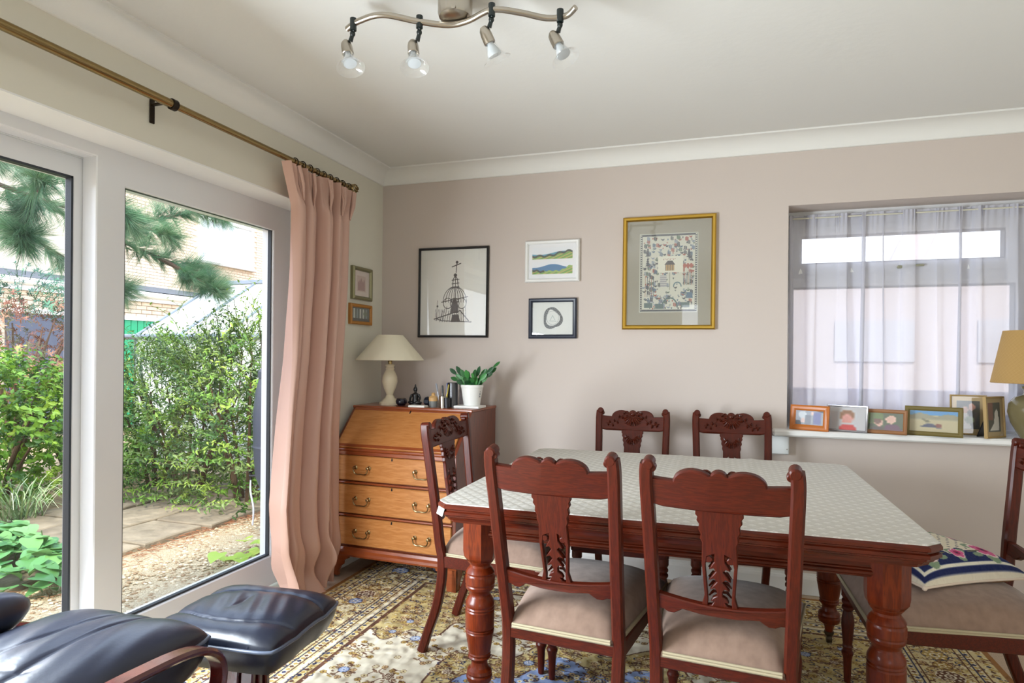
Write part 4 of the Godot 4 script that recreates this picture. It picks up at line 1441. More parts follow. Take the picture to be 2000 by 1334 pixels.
func pictures() -> void:
	var ink := rgb(30, 28, 30)
	# tower drawing
	var i := canvas(220, 320, rgb(232, 230, 222))
	var T := func(x: float, y: float) -> Vector2: return Vector2(x, y)
	stroke(i, [T.call(130, 8), T.call(126, 62)], 4, ink)
	stroke(i, [T.call(104, 34), T.call(150, 18)], 5, ink)
	dot(i, 130, 12, 7, ink)
	dot(i, 122, 76, 9, ink)
	stroke(i, [T.call(108, 140), T.call(110, 96), T.call(122, 80), T.call(134, 96), T.call(138, 140)], 4, ink)
	stroke(i, [T.call(122, 80), T.call(123, 140)], 3, ink)
	for y in [100, 118, 136]:
		stroke(i, [T.call(104, y), T.call(142, y - 4)], 4, ink)
	for k in 5:
		stroke(i, arc(Vector2(120, 210), Vector2(64 - k * 15.0, 78), 180, 360, 16), 3, ink)
	for k in 3:
		stroke(i, arc(Vector2(82 + k * 38.0, 214), Vector2(24, 26), 0, 360, 18), 3.4, ink)
	fillpoly(i, [T.call(98, 262), T.call(102, 222), T.call(112, 190), T.call(128, 190), T.call(138, 222), T.call(140, 262)], rgb(74, 72, 74))
	dot(i, 120, 204, 12, rgb(50, 48, 50))
	stroke(i, [T.call(48, 208), T.call(190, 182)], 4, ink)
	stroke(i, [T.call(8, 292), T.call(150, 250), T.call(196, 300)], 5, ink)
	for k in 12:
		stroke(i, [T.call(40 + k * 13, 306), T.call(56 + k * 11, 250 - (k % 3) * 10)], 2.6, ink)
	for k in 7:
		stroke(i, [T.call(14 + k * 8, 300), T.call(16 + k * 7.4, 244)], 1.8, rgb(90, 88, 90))
	stroke(i, [T.call(20, 300), T.call(26, 200)], 2, ink)
	dot(i, 26, 228, 5, ink)
	stroke(i, [T.call(20, 290), T.call(52, 300), T.call(210, 306)], 4, ink)
	fillpoly(i, [T.call(100, 306), T.call(108, 270), T.call(140, 268), T.call(152, 306)], rgb(40, 38, 40))
	var t := frame_thing("framed_print", "thin black framed ink drawing of a domed tower with a cross, above the lamp", back_at(-1.545, 1.603, -0.006), 0.466, 0.556, 0.014, 0.022, M.black, i, 1.0, rgb(230, 229, 222), Vector2(0.27, 0.40))
	# two landscape strips
	i = canvas(220, 170, rgb(238, 238, 240))
	for s in 2:
		var y0 := 18.0 + s * 72.0
		i.fill_rect(Rect2i(18, int(y0), 184, 56), rgb(236, 238, 242))
		for x in range(18, 202):
			var u := (x - 18.0) / 184.0
			var hills: float
			var far: float
			if s == 0:
				far = 26 + 8 * sin(u * 5.0 + 0.6)
				hills = 36 - 20 * smoothstep(0.35, 0.9, u) + 4 * sin(u * 26)
			else:
				far = 24 - 12 * sin(u * 3.2) + 4 * sin(u * 9)
				hills = 40 - 26 * smoothstep(0.66, 1.0, u) - 8 * smoothstep(0.3, 0.0, u) + 3 * sin(u * 40)
			for y in 56:
				if y > hills + 9: i.set_pixel(x, int(y0) + y, [rgb(122, 178, 70), rgb(196, 168, 96), rgb(104, 150, 62)][int(u * 17 + y * 0.21) % 3])
				elif y > hills: i.set_pixel(x, int(y0) + y, rgb(38, 52, 44) if s == 0 or u < 0.3 else rgb(150, 180, 90))
				elif y > far: i.set_pixel(x, int(y0) + y, rgb(64, 148, 178) if s == 0 else rgb(52, 120, 170))
	frame_thing("framed_print", "white framed picture of two long hill landscapes, above the oval print", back_at(-0.916, 1.771, 0.0), 0.326, 0.243, 0.020, 0.026, mat(rgb(238, 238, 236), 0.4), i)
	# oval wreath
	i = canvas(180, 150, rgb(224, 226, 222))
	for k in 90:
		var a := TAU * k / 90.0
		var w := 1.0 + 0.09 * sin(a * 3.0 + 1.0)
		var c := Vector2(90 + cos(a) * 36 * w, 74 + sin(a) * 42 * w)
		dot(i, c.x, c.y, 4.5 + 3.0 * absf(sin(a * 2.0 + 0.6)), rgb(70, 76, 82) if k % 3 else rgb(120, 126, 130))
	for k in 60:
		var a := TAU * k / 60.0
		dot(i, 90 + cos(a) * 27, 72 + sin(a) * 31, 1.4, rgb(170, 176, 178))
	stroke(i, [Vector2(80, 82), Vector2(90, 62), Vector2(100, 82)], 2, rgb(150, 170, 170))
	stroke(i, [Vector2(76, 86), Vector2(106, 88)], 2, rgb(150, 170, 170))
	frame_thing("framed_print", "navy framed grey print of an oval wreath on pale paper", back_at(-0.911, 1.436, 0.002), 0.288, 0.236, 0.023, 0.024, mat(rgb(34, 40, 58), 0.35), i)
	# stitched sampler
	i = canvas(250, 350, rgb(188, 188, 172))
	var dk := rgb(54, 58, 66)
	i.fill_rect(Rect2i(4, 4, 242, 342), dk)
	i.fill_rect(Rect2i(12, 12, 226, 326), rgb(196, 195, 178))
	for k in 34:
		dot(i, 8, 8 + k * 10, 2.6, rgb(210, 208, 190))
		dot(i, 242, 8 + k * 10, 2.6, rgb(210, 208, 190))
	var rng := RandomNumberGenerator.new()
	rng.seed = 21
	var cols := [dk, rgb(70, 92, 112), rgb(150, 74, 58), rgb(84, 104, 84), dk, rgb(120, 132, 146)]
	# scattered birds, leaves and small pots
	for k in 420:
		var p := Vector2(rng.randf_range(18, 230), rng.randf_range(18, 330))
		if Rect2(78, 100, 110, 180).has_point(p) and k % 3: continue
		var c: Color = cols[rng.randi() % 6]
		match k % 4:
			0:
				dot(i, p.x, p.y, 5.2, c, 0.7)
				dot(i, p.x + 5, p.y - 3, 2, c)
				stroke(i, [p, p + Vector2(-8, -4)], 2.4, c)
			1:
				stroke(i, [p + Vector2(0, 9), p - Vector2(0, 9)], 2.2, c)
				for m in 3:
					dot(i, p.x - 4, p.y - 6 + m * 5, 2.6, c)
					dot(i, p.x + 4, p.y - 4 + m * 5, 2.6, c)
			2:
				dot(i, p.x, p.y, 3, c)
				dot(i, p.x, p.y, 1.4, rgb(206, 204, 186))
			3:
				fillpoly(i, [p, p + Vector2(6, 0), p + Vector2(5, 7), p + Vector2(1, 7)], c)
	# topiary trees
	for q in [[36, 84], [36, 128], [212, 92], [94, 150], [166, 150]]:
		for m in 4:
			fillpoly(i, [Vector2(q[0], q[1] - 22 + m * 9), Vector2(q[0] - 5 - m * 2.4, q[1] - 11 + m * 9), Vector2(q[0] + 5 + m * 2.4, q[1] - 11 + m * 9)], dk)
		stroke(i, [Vector2(q[0], q[1] + 14), Vector2(q[0], q[1] + 28)], 2, dk)
	# little house, path, greenhouse, pond
	i.fill_rect(Rect2i(80, 102, 108, 72), rgb(212, 210, 192))
	fillpoly(i, [Vector2(108, 140), Vector2(122, 122), Vector2(142, 122), Vector2(154, 140)], rgb(60, 54, 52))
	i.fill_rect(Rect2i(112, 140, 38, 26), rgb(170, 138, 84))
	for k in 4: i.fill_rect(Rect2i(112 + k * 10, 140, 2, 26), dk)
	for k in 8: stroke(i, [Vector2(104 + k * 7, 118 - (k % 2) * 4), Vector2(106 + k * 7, 114)], 3, rgb(150, 80, 66))
	i.fill_rect(Rect2i(90, 186, 28, 50), rgb(150, 148, 150))
	for k in 5: i.fill_rect(Rect2i(90, 190 + k * 9, 28, 2), rgb(206, 204, 190))
	stroke(i, [Vector2(131, 176), Vector2(131, 250)], 5, rgb(150, 150, 130))
	stroke(i, arc(Vector2(164, 236), Vector2(16, 18), 180, 360), 5, rgb(80, 110, 116))
	stroke(i, arc(Vector2(132, 326), Vector2(32, 40), 180, 360), 6, rgb(66, 92, 92))
	for q in [[22, 308], [70, 312], [180, 306]]:
		i.fill_rect(Rect2i(q[0], q[1], 36, 22), rgb(74, 98, 96))
	for k in 9: stroke(i, [Vector2(190 + k * 5, 176), Vector2(190 + k * 5, 230)], 2.0, [dk, rgb(140, 84, 66), rgb(120, 122, 120)][k % 3])
	for k in 3: dot(i, 194 + k * 14, 146, 7, rgb(160, 80, 62), 1.5)
	fillpoly(i, [Vector2(204, 262), Vector2(226, 262), Vector2(230, 288), Vector2(200, 288)], rgb(76, 104, 124))
	stroke(i, [Vector2(180, 262), Vector2(202, 276)], 4, rgb(76, 104, 124))
	for k in 5: stroke(i, [Vector2(26 + k * 9, 190), Vector2(26 + k * 9, 280)], 2.4, [rgb(150, 100, 80), dk, rgb(120, 112, 100)][k % 3])
	var gold_t := frame_thing("framed_sampler", "large gold framed stitched garden sampler in a sage green mount", back_at(-0.254, 1.682, -0.004), 0.500, 0.628, 0.024, 0.028, M.gold, i, 1.0, rgb(146, 140, 122), Vector2(0.315, 0.438))
	# two small pictures on the patio wall, facing +x
	var lb := Basis(Vector3.UP, PI / 2)
	i = canvas(90, 110, rgb(222, 208, 200))
	i.fill_rect(Rect2i(20, 22, 50, 66), rgb(206, 182, 172))
	for k in 5:
		fillpoly(i, [Vector2(24 + k * 8, 84), Vector2(24 + k * 8, 52 - (k * 7) % 18), Vector2(28 + k * 8, 44 - (k * 7) % 18), Vector2(32 + k * 8, 54 - (k * 7) % 18), Vector2(32 + k * 8, 84)], rgb(168, 132, 128))
	frame_thing("framed_print", "small silver green framed pink sketch of towers, uppermost by the curtain", Transform3D(lb, Vector3(XL, 1.640, -3.325)), 0.215, 0.196, 0.022, 0.026, mat(rgb(146, 142, 110), 0.4, 0.6), i)
	i = canvas(110, 70, rgb(70, 84, 80))
	for k in 5:
		i.fill_rect(Rect2i(14 + k * 18, 8, 9, 54), [rgb(200, 206, 196), rgb(120, 140, 136), rgb(214, 214, 206)][k % 3])
	i.fill_rect(Rect2i(0, 54, 110, 16), rgb(40, 44, 44))
	dot(i, 84, 30, 12, rgb(96, 116, 90))
	frame_thing("framed_print", "small amber wood framed dark picture hanging under the silver green one", Transform3D(lb, Vector3(XL, 1.455, -3.318)), 0.240, 0.122, 0.020, 0.022, mat(rgb(178, 120, 48), 0.4), i)

# ---------------------------------------------------------------- window sill things
func photo(label: String, a: Vector3, yaw: float, tilt: float, w: float, h: float, fw: float, fm: Material, art: Image, mount := 0.0, mc := Color.WHITE, asz := Vector2.ZERO) -> void:
	var b := Basis(Vector3.UP, deg_to_rad(yaw)) * Basis(Vector3.RIGHT, -deg_to_rad(tilt))
	var t := frame_thing("photo_frame", label, Transform3D(b, a + b * Vector3(0, h * 0.5, 0)), w, h, fw, 0.014, fm, art, mount, mc, asz)
	t.set_meta("group", "photo frames on the window sill")
	# strut behind
	var g := Geo.new()
	g.bar([Vector3(0, h * 0.2, -0.002), Vector3(0, -h * 0.5 + 0.004, -0.002 - h * 0.30)], Vector3.RIGHT, w * 0.35, 0.004, 0.001)
	part("strut", g, M.black, t)

func blur(i: Image, n: int) -> Image:
	var w := i.get_width()
	var h := i.get_height()
	i.resize(maxi(4, w / n), maxi(4, h / n), Image.INTERPOLATE_BILINEAR)
	i.resize(w, h, Image.INTERPOLATE_CUBIC)
	return i

func sill_things() -> void:
	var Y := 0.845
	var i := canvas(100, 64, rgb(120, 124, 134))
	dot(i, 26, 20, 16, rgb(190, 196, 198))
	i.fill_rect(Rect2i(64, 8, 26, 50), rgb(28, 36, 128))
	dot(i, 28, 44, 10, rgb(206, 170, 156))
	dot(i, 60, 12, 7, rgb(210, 176, 160))
	i.fill_rect(Rect2i(36, 20, 18, 44), rgb(70, 72, 80))
	photo("orange wood photo frame at the end of the sill row nearest the picture wall", Vector3(0.458, Y, -3.545), -26, 9, 0.190, 0.128, 0.028, mat(rgb(186, 104, 30), 0.35), blur(i, 5))
	i = canvas(100, 80, rgb(196, 194, 196))
	dot(i, 50, 32, 18, rgb(150, 104, 70), 1.15)
	dot(i, 51, 42, 15, rgb(216, 150, 138), 1.1)
	fillpoly(i, [Vector2(30, 80), Vector2(36, 60), Vector2(66, 60), Vector2(78, 80)], rgb(204, 34, 36))
	photo("thin silver photo frame showing a child in a red top", Vector3(0.631, Y, -3.55), -24, 12, 0.192, 0.135, 0.010, mat(rgb(170, 168, 172), 0.25, 0.8), blur(i, 6))
	i = canvas(100, 70, rgb(58, 74, 34))
	dot(i, 20, 20, 26, rgb(92, 116, 44))
	dot(i, 34, 40, 12, rgb(206, 160, 140), 1.2)
	dot(i, 66, 26, 14, rgb(218, 176, 156), 1.2)
	dot(i, 30, 34, 10, rgb(110, 66, 44))
	fillpoly(i, [Vector2(46, 70), Vector2(54, 46), Vector2(84, 44), Vector2(100, 70)], rgb(92, 30, 74))
	fillpoly(i, [Vector2(10, 70), Vector2(20, 54), Vector2(46, 56), Vector2(50, 70)], rgb(60, 28, 30))
	photo("brown wood photo frame of two people, low and leaning back", Vector3(0.793, Y, -3.515), -20, 16, 0.190, 0.122, 0.018, mat(rgb(150, 104, 66), 0.35), blur(i, 5))
	i = canvas(110, 72, rgb(190, 178, 140))
	i.fill_rect(Rect2i(0, 0, 110, 16), rgb(72, 150, 206))
	fillpoly(i, [Vector2(0, 18), Vector2(24, 8), Vector2(60, 20), Vector2(88, 10), Vector2(110, 16), Vector2(110, 30), Vector2(0, 30)], rgb(150, 146, 120))
	fillpoly(i, [Vector2(24, 56), Vector2(44, 42), Vector2(66, 50), Vector2(74, 58)], rgb(60, 66, 100))
	dot(i, 66, 50, 7, rgb(130, 60, 50))
	fillpoly(i, [Vector2(24, 26), Vector2(50, 36), Vector2(40, 42)], rgb(120, 116, 92))
	photo("wide olive green photo frame with a person lying on sand under blue sky", Vector3(0.998, Y, -3.505), -18, 11, 0.235, 0.142, 0.021, mat(rgb(112, 98, 48), 0.4), blur(i, 4))
	var dark := func(k: int) -> Image:
		var q := canvas(70, 100, rgb(34, 40, 32))
		if k == 0:
			dot(q, 46, 22, 11, rgb(196, 140, 120), 1.2)
			dot(q, 26, 32, 10, rgb(206, 160, 140), 1.2)
			fillpoly(q, [Vector2(38, 34), Vector2(64, 40), Vector2(66, 88), Vector2(40, 80)], rgb(30, 34, 50))
			fillpoly(q, [Vector2(14, 44), Vector2(34, 44), Vector2(46, 100), Vector2(4, 100)], rgb(224, 220, 214))
			dot(q, 40, 68, 14, rgb(130, 150, 110))
		else:
			fillpoly(q, [Vector2(40, 30), Vector2(54, 20), Vector2(62, 60), Vector2(60, 96), Vector2(6, 96), Vector2(32, 70)], rgb(226, 222, 214))
			q.fill_rect(Rect2i(0, 0, 30, 60), rgb(120, 60, 44))
		return blur(q, 4)
	photo("tall tan photo frame of a wedding couple, standing behind the olive green one", Vector3(1.186, Y, -3.645), -10, 4, 0.150, 0.196, 0.008, mat(rgb(176, 146, 92), 0.45), dark.call(0), 1.0, rgb(190, 162, 108), Vector2(0.094, 0.138))
	photo("narrow turned tan photo frame with a bride, beside the green lamp", Vector3(1.258, Y, -3.545), 42, 3, 0.150, 0.196, 0.008, mat(rgb(176, 146, 92), 0.45), dark.call(1), 1.0, rgb(190, 162, 108), Vector2(0.094, 0.138))
	# lamp
	var t := thing("table_lamp", "green glazed table lamp with a mustard fabric shade on the window sill", "lamp", Vector3(1.415, Y, -3.54))
	var g := Geo.new()
	g.lathe([Vector2(0, 0), Vector2(0.050, 0), Vector2(0.062, 0.02), Vector2(0.090, 0.075), Vector2(0.102, 0.125), Vector2(0.098, 0.165), Vector2(0.076, 0.196), Vector2(0.046, 0.206), Vector2(0.040, 0.218), Vector2(0.041, 0.232), Vector2(0.050, 0.238), Vector2(0.048, 0.246), Vector2(0.030, 0.248), Vector2(0, 0.248)], 36)
	part("base", g, M.celadon, t, 40)
	g = Geo.new()
	g.lathe([Vector2(0.018, 0.247), Vector2(0.016, 0.27), Vector2(0, 0.27)], 12)
	g.tube([Vector3(0, 0.26, 0), Vector3(0, 0.50, 0)], 0.004, 6)
	for a in 3:
		g.tube([Vector3(0, 0.50, 0), Vector3(cos(a * TAU / 3) * 0.118, 0.503, sin(a * TAU / 3) * 0.118)], 0.0015, 5)
	part("bulb_holder", g, M.brass, t)
	g = Geo.new()
	g.lathe([Vector2(0.166, 0.262), Vector2(0.168, 0.264), Vector2(0.121, 0.508), Vector2(0.119, 0.508), Vector2(0.165, 0.264), Vector2(0.166, 0.262)], 48)
	var m := mat(Color.WHITE, 0.9)
	var wv := canvas(64, 64, rgb(186, 150, 92))
	for x in 64:
		for y in 64:
			if (x + y) % 8 < 3: wv.set_pixel(x, y, rgb(166, 128, 72))
			if (x - y + 64) % 16 < 2: wv.set_pixel(x, y, rgb(202, 170, 112))
	m.albedo_texture = tex_of(wv)
	m.uv1_scale = Vector3(12, 40, 1)
	m.backlight_enabled = true
	m.backlight = Color(0.4, 0.36, 0.28)
	part("lamp_shade", g, m, t, 50)
	# wall box under the sill
	t = thing("junction_box", "small white plastic box fixed to the wall under the sill end", "wall box", Vector3(0.318, 0.762, ZB))
	g = Geo.new()
	g.box(Vector3(0, 0, 0.022), Vector3(0.094, 0.094, 0.044), 0.004)
	part("cover", g, mat(rgb(226, 230, 230), 0.35), t)
	g = Geo.new()
	for s in [-1.0, 1.0]:
		g.lathe([Vector2(0, 0), Vector2(0.003, 0), Vector2(0.0025, 0.0015), Vector2(0, 0.0015)], 8, Vector3(s * 0.037, -0.02, 0.044), Basis(Vector3.RIGHT, PI / 2))
	part("screw", g, M.nickel, t)

# ---------------------------------------------------------------- curtains
func curtains() -> void:
	# pole
	var t := thing("curtain_pole", "antique brass telescopic curtain pole above the patio door", "curtain pole", Vector3(-1.95, 2.146, 0))
	var g := Geo.new()
	g.tube([Vector3(0, 0, -1.86), Vector3(0, 0, 0.45)], 0.0165, 14)
	g.tube([Vector3(0, 0, -3.06), Vector3(0, 0, -1.85)], 0.0135, 14)
	part("pole", g, M.brass, t)
	g = Geo.new()
	for k in 8:
		var pts := []
		for q in 9:
			var e := PI * (q / 8.0 - 0.5)
			var a := TAU * k / 8.0 + 0.6 * q / 8.0
			pts.append(Vector3(cos(e) * cos(a) * 0.027, cos(e) * sin(a) * 0.027, -3.098 + sin(e) * 0.027))
		g.tube(pts, 0.0036, 5)
	g.lathe([Vector2(0.013, 0), Vector2(0.018, 0.006), Vector2(0.012, 0.014), Vector2(0.017, 0.02), Vector2(0.014, 0.03)], 12, Vector3(0, 0, -3.075), Basis(Vector3.RIGHT, PI / 2))
	part("finial", g, M.brass, t)
	g = Geo.new()
	g.lathe([Vector2(0.0175, 0), Vector2(0.0215, 0.002), Vector2(0.0215, 0.022), Vector2(0.0175, 0.024)], 14, Vector3(0, 0, -1.87), Basis(Vector3.RIGHT, PI / 2))
	part("collar", g, M.bracket, t)
	for z in [-1.845, 0.2]:
		g = Geo.new()
		g.box(Vector3(-0.088, -0.02, z), Vector3(0.006, 0.09, 0.022), 0.002)
		g.bar([Vector3(-0.088, 0.005, z), Vector3(-0.02, 0.005, z), Vector3(0, -0.019, z)], Vector3.BACK, 0.016, 0.008, 0.002)
		part("bracket", g, M.bracket, t)
	for k in 9:
		var rt := thing("curtain_ring", "dark brass ring holding the gathered peach curtain head to the pole", "curtain ring", Vector3(-1.95, 2.146, -2.575 - k * 0.058), 0, "curtain rings on the brass pole")
		g = Geo.new()
		var pts := []
		for q in 17:
			var a := TAU * q / 16.0
			pts.append(Vector3(cos(a) * 0.0215, sin(a) * 0.0215 - 0.004, 0))
		g.tube(pts, 0.0026, 6, false, Vector3.BACK)
		part("ring", g, M.bracket, rt)
	# peach curtain
	t = thing("curtain", "peach satin full length curtain gathered at the right of the patio door", "curtain", Vector3.ZERO)
	var zl := [[2.112, -2.475], [2.03, -2.51], [1.93, -2.555], [1.63, -2.555], [1.19, -2.53], [0.905, -2.49], [0.486, -2.445], [0.29, -2.465], [0.11, -2.52], [0.0, -2.54]]
	var zr := [[2.112, -3.075], [2.03, -3.07], [1.99, -3.06], [1.59, -3.036], [1.19, -2.985], [0.83, -2.948], [0.354, -2.95], [0.15, -2.955], [0.0, -2.945]]
	var at := func(tb: Array, y: float) -> float:
		for k in tb.size() - 1:
			if y >= tb[k + 1][0]:
				var u: float = (y - tb[k + 1][0]) / (tb[k][0] - tb[k + 1][0])
				return lerpf(tb[k + 1][1], tb[k][1], u)
		return tb[tb.size() - 1][1]
	g = Geo.new()
	var f := func(u: float, w: float) -> Vector3:
		var y := lerpf(0.012, 2.112, w)
		var a: float = at.call(zl, y)
		var b: float = at.call(zr, y)
		var gather := smoothstep(1.90, 2.05, y)
		# folds: three broad ones low down, pinched pleats at the head
		var ph := u * TAU * 4.6 + 0.7 * sin(u * 9.0) + 0.25 * sin(y * 2.1 + u * 3.0)
		var deep := 0.085 * (0.75 + 0.35 * sin(u * 11.0 + 1.0))
		var x := -1.945 + deep * (0.75 * sin(ph) + 0.25 * sin(ph * 2.0 + 0.8)) * (1.0 - 0.45 * gather) + 0.010 * sin(ph * 2.3 + y * 1.5) * (1.0 - gather)
		x += gather * 0.014 * sin(u * TAU * 18.0)
		x += smoothstep(2.0, 2.112, y) * (0.018 * absf(sin(ph * 0.5)))
		# slump near the floor
		var low := smoothstep(0.42, 0.06, y)
		x += low * (0.020 * sin(u * 17.0 + y * 16.0) + 0.025 * sin(y * 22.0 + u * 5.0) * sin(u * PI))
		var z := lerpf(a, b, u) + 0.016 * cos(ph) * (1.0 - gather) + low * 0.012 * sin(u * 21.0 + y * 19.0)
		if y > 2.10: y += 0.010 * sin(ph + 1.2)
		return Vector3(x, y, z)
	g.sheet(150, 70, f)
	part("drape", g, M.peach, t, 60)
	for p in [0.09, 0.31, 0.52, 0.74, 0.93]:
		g = Geo.new()
		for q in 3:
			var u0: float = p + (q - 1) * 0.018
			var a: Vector3 = f.call(u0, 0.992)
			var b: Vector3 = f.call(u0, 0.93)
			g.tube([a + Vector3(0.012, 0.012, 0), a.lerp(b, 0.5) + Vector3(0.018, 0, 0), b + Vector3(0.006, -0.008, 0)], [0.009, 0.008, 0.004], 7)
		part("pinch_pleat", g, M.peach, t, 60)
	# net curtain
	t = thing("net_curtain", "white sheer net curtain gathered across the window over the sill", "curtain", Vector3(0, 0, -3.732))
	g = Geo.new()
	var h0 := 0.862
	var h1 := 1.990
	var net := func(u: float, w: float) -> Vector3:
		var x := lerpf(0.372, 1.645, u)
		var y := lerpf(h0, h1, w)
		var k := u * 23.0
		var ph := k * TAU * 0.5 + 1.3 * sin(u * 21.0) + 0.6 * sin(u * 47.0)
		var amp := lerpf(0.030, 0.010, w) * (0.7 + 0.5 * sin(u * 31.0))
		var dz := amp * sin(ph + 0.3 * sin(w * 4.0 + u * 20.0)) + 0.004 * sin(u * 400.0) * smoothstep(0.9, 1.0, w)
		return Vector3(x + (0.014 + 0.016 * sin(u * 53.0)) * cos(ph) + 0.010 * (1.0 - w) * sin(u * 37.0 + w * 2.0), y, dz)
	g.sheet(300, 16, net)
	part("drape", g, M.net, t, 60)
	# hem and heading double the cloth
	g = Geo.new()
	g.sheet(300, 2, func(u: float, w: float) -> Vector3: return net.call(u, lerpf(0.0, 0.172, w)) + Vector3(0, 0, -0.003))
	part("hem", g, M.net, t, 60)
	g = Geo.new()
	g.sheet(300, 2, func(u: float, w: float) -> Vector3: return net.call(u, lerpf(0.955, 1.0, w)) + Vector3(0, 0.0, -0.003 + 0.003 * sin(u * 700.0)))
	part("heading", g, M.net, t, 60)
	g = Geo.new()
	g.tube([Vector3(0.36, 1.972, 0.002), Vector3(1.655, 1.972, 0.002)], 0.004, 8)
	part("wire", g, mat(rgb(216, 214, 196), 0.5), t)

# ---------------------------------------------------------------- ceiling light
func ceiling_light() -> void:
	var t := thing("spotlight_bar", "brushed nickel wavy ceiling bar with four adjustable glass spotlights", "ceiling light")
	var c := Vector3(-0.815, 0, -1.885)
	var g := Geo.new()
	g.lathe([Vector2(0, 2.300), Vector2(0.038, 2.301), Vector2(0.052, 2.310), Vector2(0.056, 2.322), Vector2(0.056, 2.378), Vector2(0, 2.378)], 36, Vector3(c.x, 0, c.z))
	g.lathe([Vector2(0.007, 0), Vector2(0.007, 0.006), Vector2(0, 0.008)], 10, Vector3(c.x + 0.018, 2.314, c.z + 0.05), Basis(Vector3.RIGHT, PI / 2))
	part("canopy", g, M.nickel, t)
	var key := [Vector3(-1.172, 2.292, -1.815), Vector3(-1.12, 2.302, -1.800), Vector3(-1.03, 2.306, -1.795), Vector3(-0.93, 2.295, -1.845), Vector3(-0.84, 2.289, -1.885), Vector3(-0.77, 2.292, -1.885), Vector3(-0.68, 2.301, -1.862), Vector3(-0.60, 2.297, -1.895), Vector3(-0.52, 2.287, -1.935), Vector3(-0.46, 2.290, -1.945), Vector3(-0.425, 2.301, -1.925)]
	g = Geo.new()
	g.tube(smooth_path(key, 5), 0.0095, 12)
	part("bar", g, M.nickel, t)
	var spots := [[Vector3(-1.14, 2.294, -1.80), Vector3(-1.160, 2.238, -1.806), Vector3(0.30, -0.90, 0.18)],
		[Vector3(-0.925, 2.294, -1.85), Vector3(-0.942, 2.232, -1.858), Vector3(0.20, -0.93, 0.26)],
		[Vector3(-0.680, 2.300, -1.862), Vector3(-0.698, 2.246, -1.872), Vector3(0.34, -0.88, -0.30)],
		[Vector3(-0.478, 2.290, -1.94), Vector3(-0.492, 2.236, -1.946), Vector3(0.44, -0.84, 0.10)]]
	var clear := mat(Color(0.93, 0.96, 0.97, 0.05), 0.02)
	clear.transparency = BaseMaterial3D.TRANSPARENCY_ALPHA
	for s in spots:
		g = Geo.new()
		var a: Vector3 = s[0]
		var h: Vector3 = s[1]
		g.tube([a + Vector3(0, 0.020, 0), a - Vector3(0, 0.020, 0)], 0.011, 10)
		g.tube([a - Vector3(0, 0.015, 0), (a + h) * 0.5 + Vector3(0.008, 0.004, 0.0), h + Vector3(0.006, 0.006, 0)], [0.007, 0.006, 0.0075], 8)
		g.blob((a + h) * 0.5 + Vector3(0.006, 0, 0), Vector3(0.009, 0.010, 0.009))
		var head := part("swivel_arm", g, mat(rgb(20, 30, 30), 0.35), t)
		var d: Vector3 = (s[2] as Vector3).normalized()
		var sx := d.cross(Vector3.RIGHT).normalized()
		var b := Basis(sx, d, sx.cross(d))
		g = Geo.new()
		g.lathe([Vector2(0, -0.006), Vector2(0.010, -0.004), Vector2(0.0165, 0.006), Vector2(0.0185, 0.020), Vector2(0.0190, 0.048), Vector2(0.0170, 0.050), Vector2(0.0165, 0.036), Vector2(0, 0.036)], 20, h - d * 0.006 - Vector3(0.010, 0, 0), b)
		part("lamp_head", g, M.nickel, t)
		var o := h - d * 0.006 - Vector3(0.010, 0, 0)
		g = Geo.new()
		g.lathe([Vector2(0.008, 0.036), Vector2(0.010, 0.052), Vector2(0.017, 0.068), Vector2(0.0225, 0.080), Vector2(0.022, 0.088), Vector2(0, 0.091)], 20, o, b)
		part("bulb", g, mat(rgb(196, 202, 206), 0.25), t)
		g = Geo.new()
		g.lathe([Vector2(0.0175, 0.046), Vector2(0.0185, 0.060), Vector2(0.023, 0.078), Vector2(0.034, 0.096), Vector2(0.046, 0.103), Vector2(0.0465, 0.104), Vector2(0.0335, 0.098), Vector2(0.022, 0.079), Vector2(0.0172, 0.060), Vector2(0.0162, 0.046)], 28, o, b)
		part("glass_shade", g, clear, t, 60)

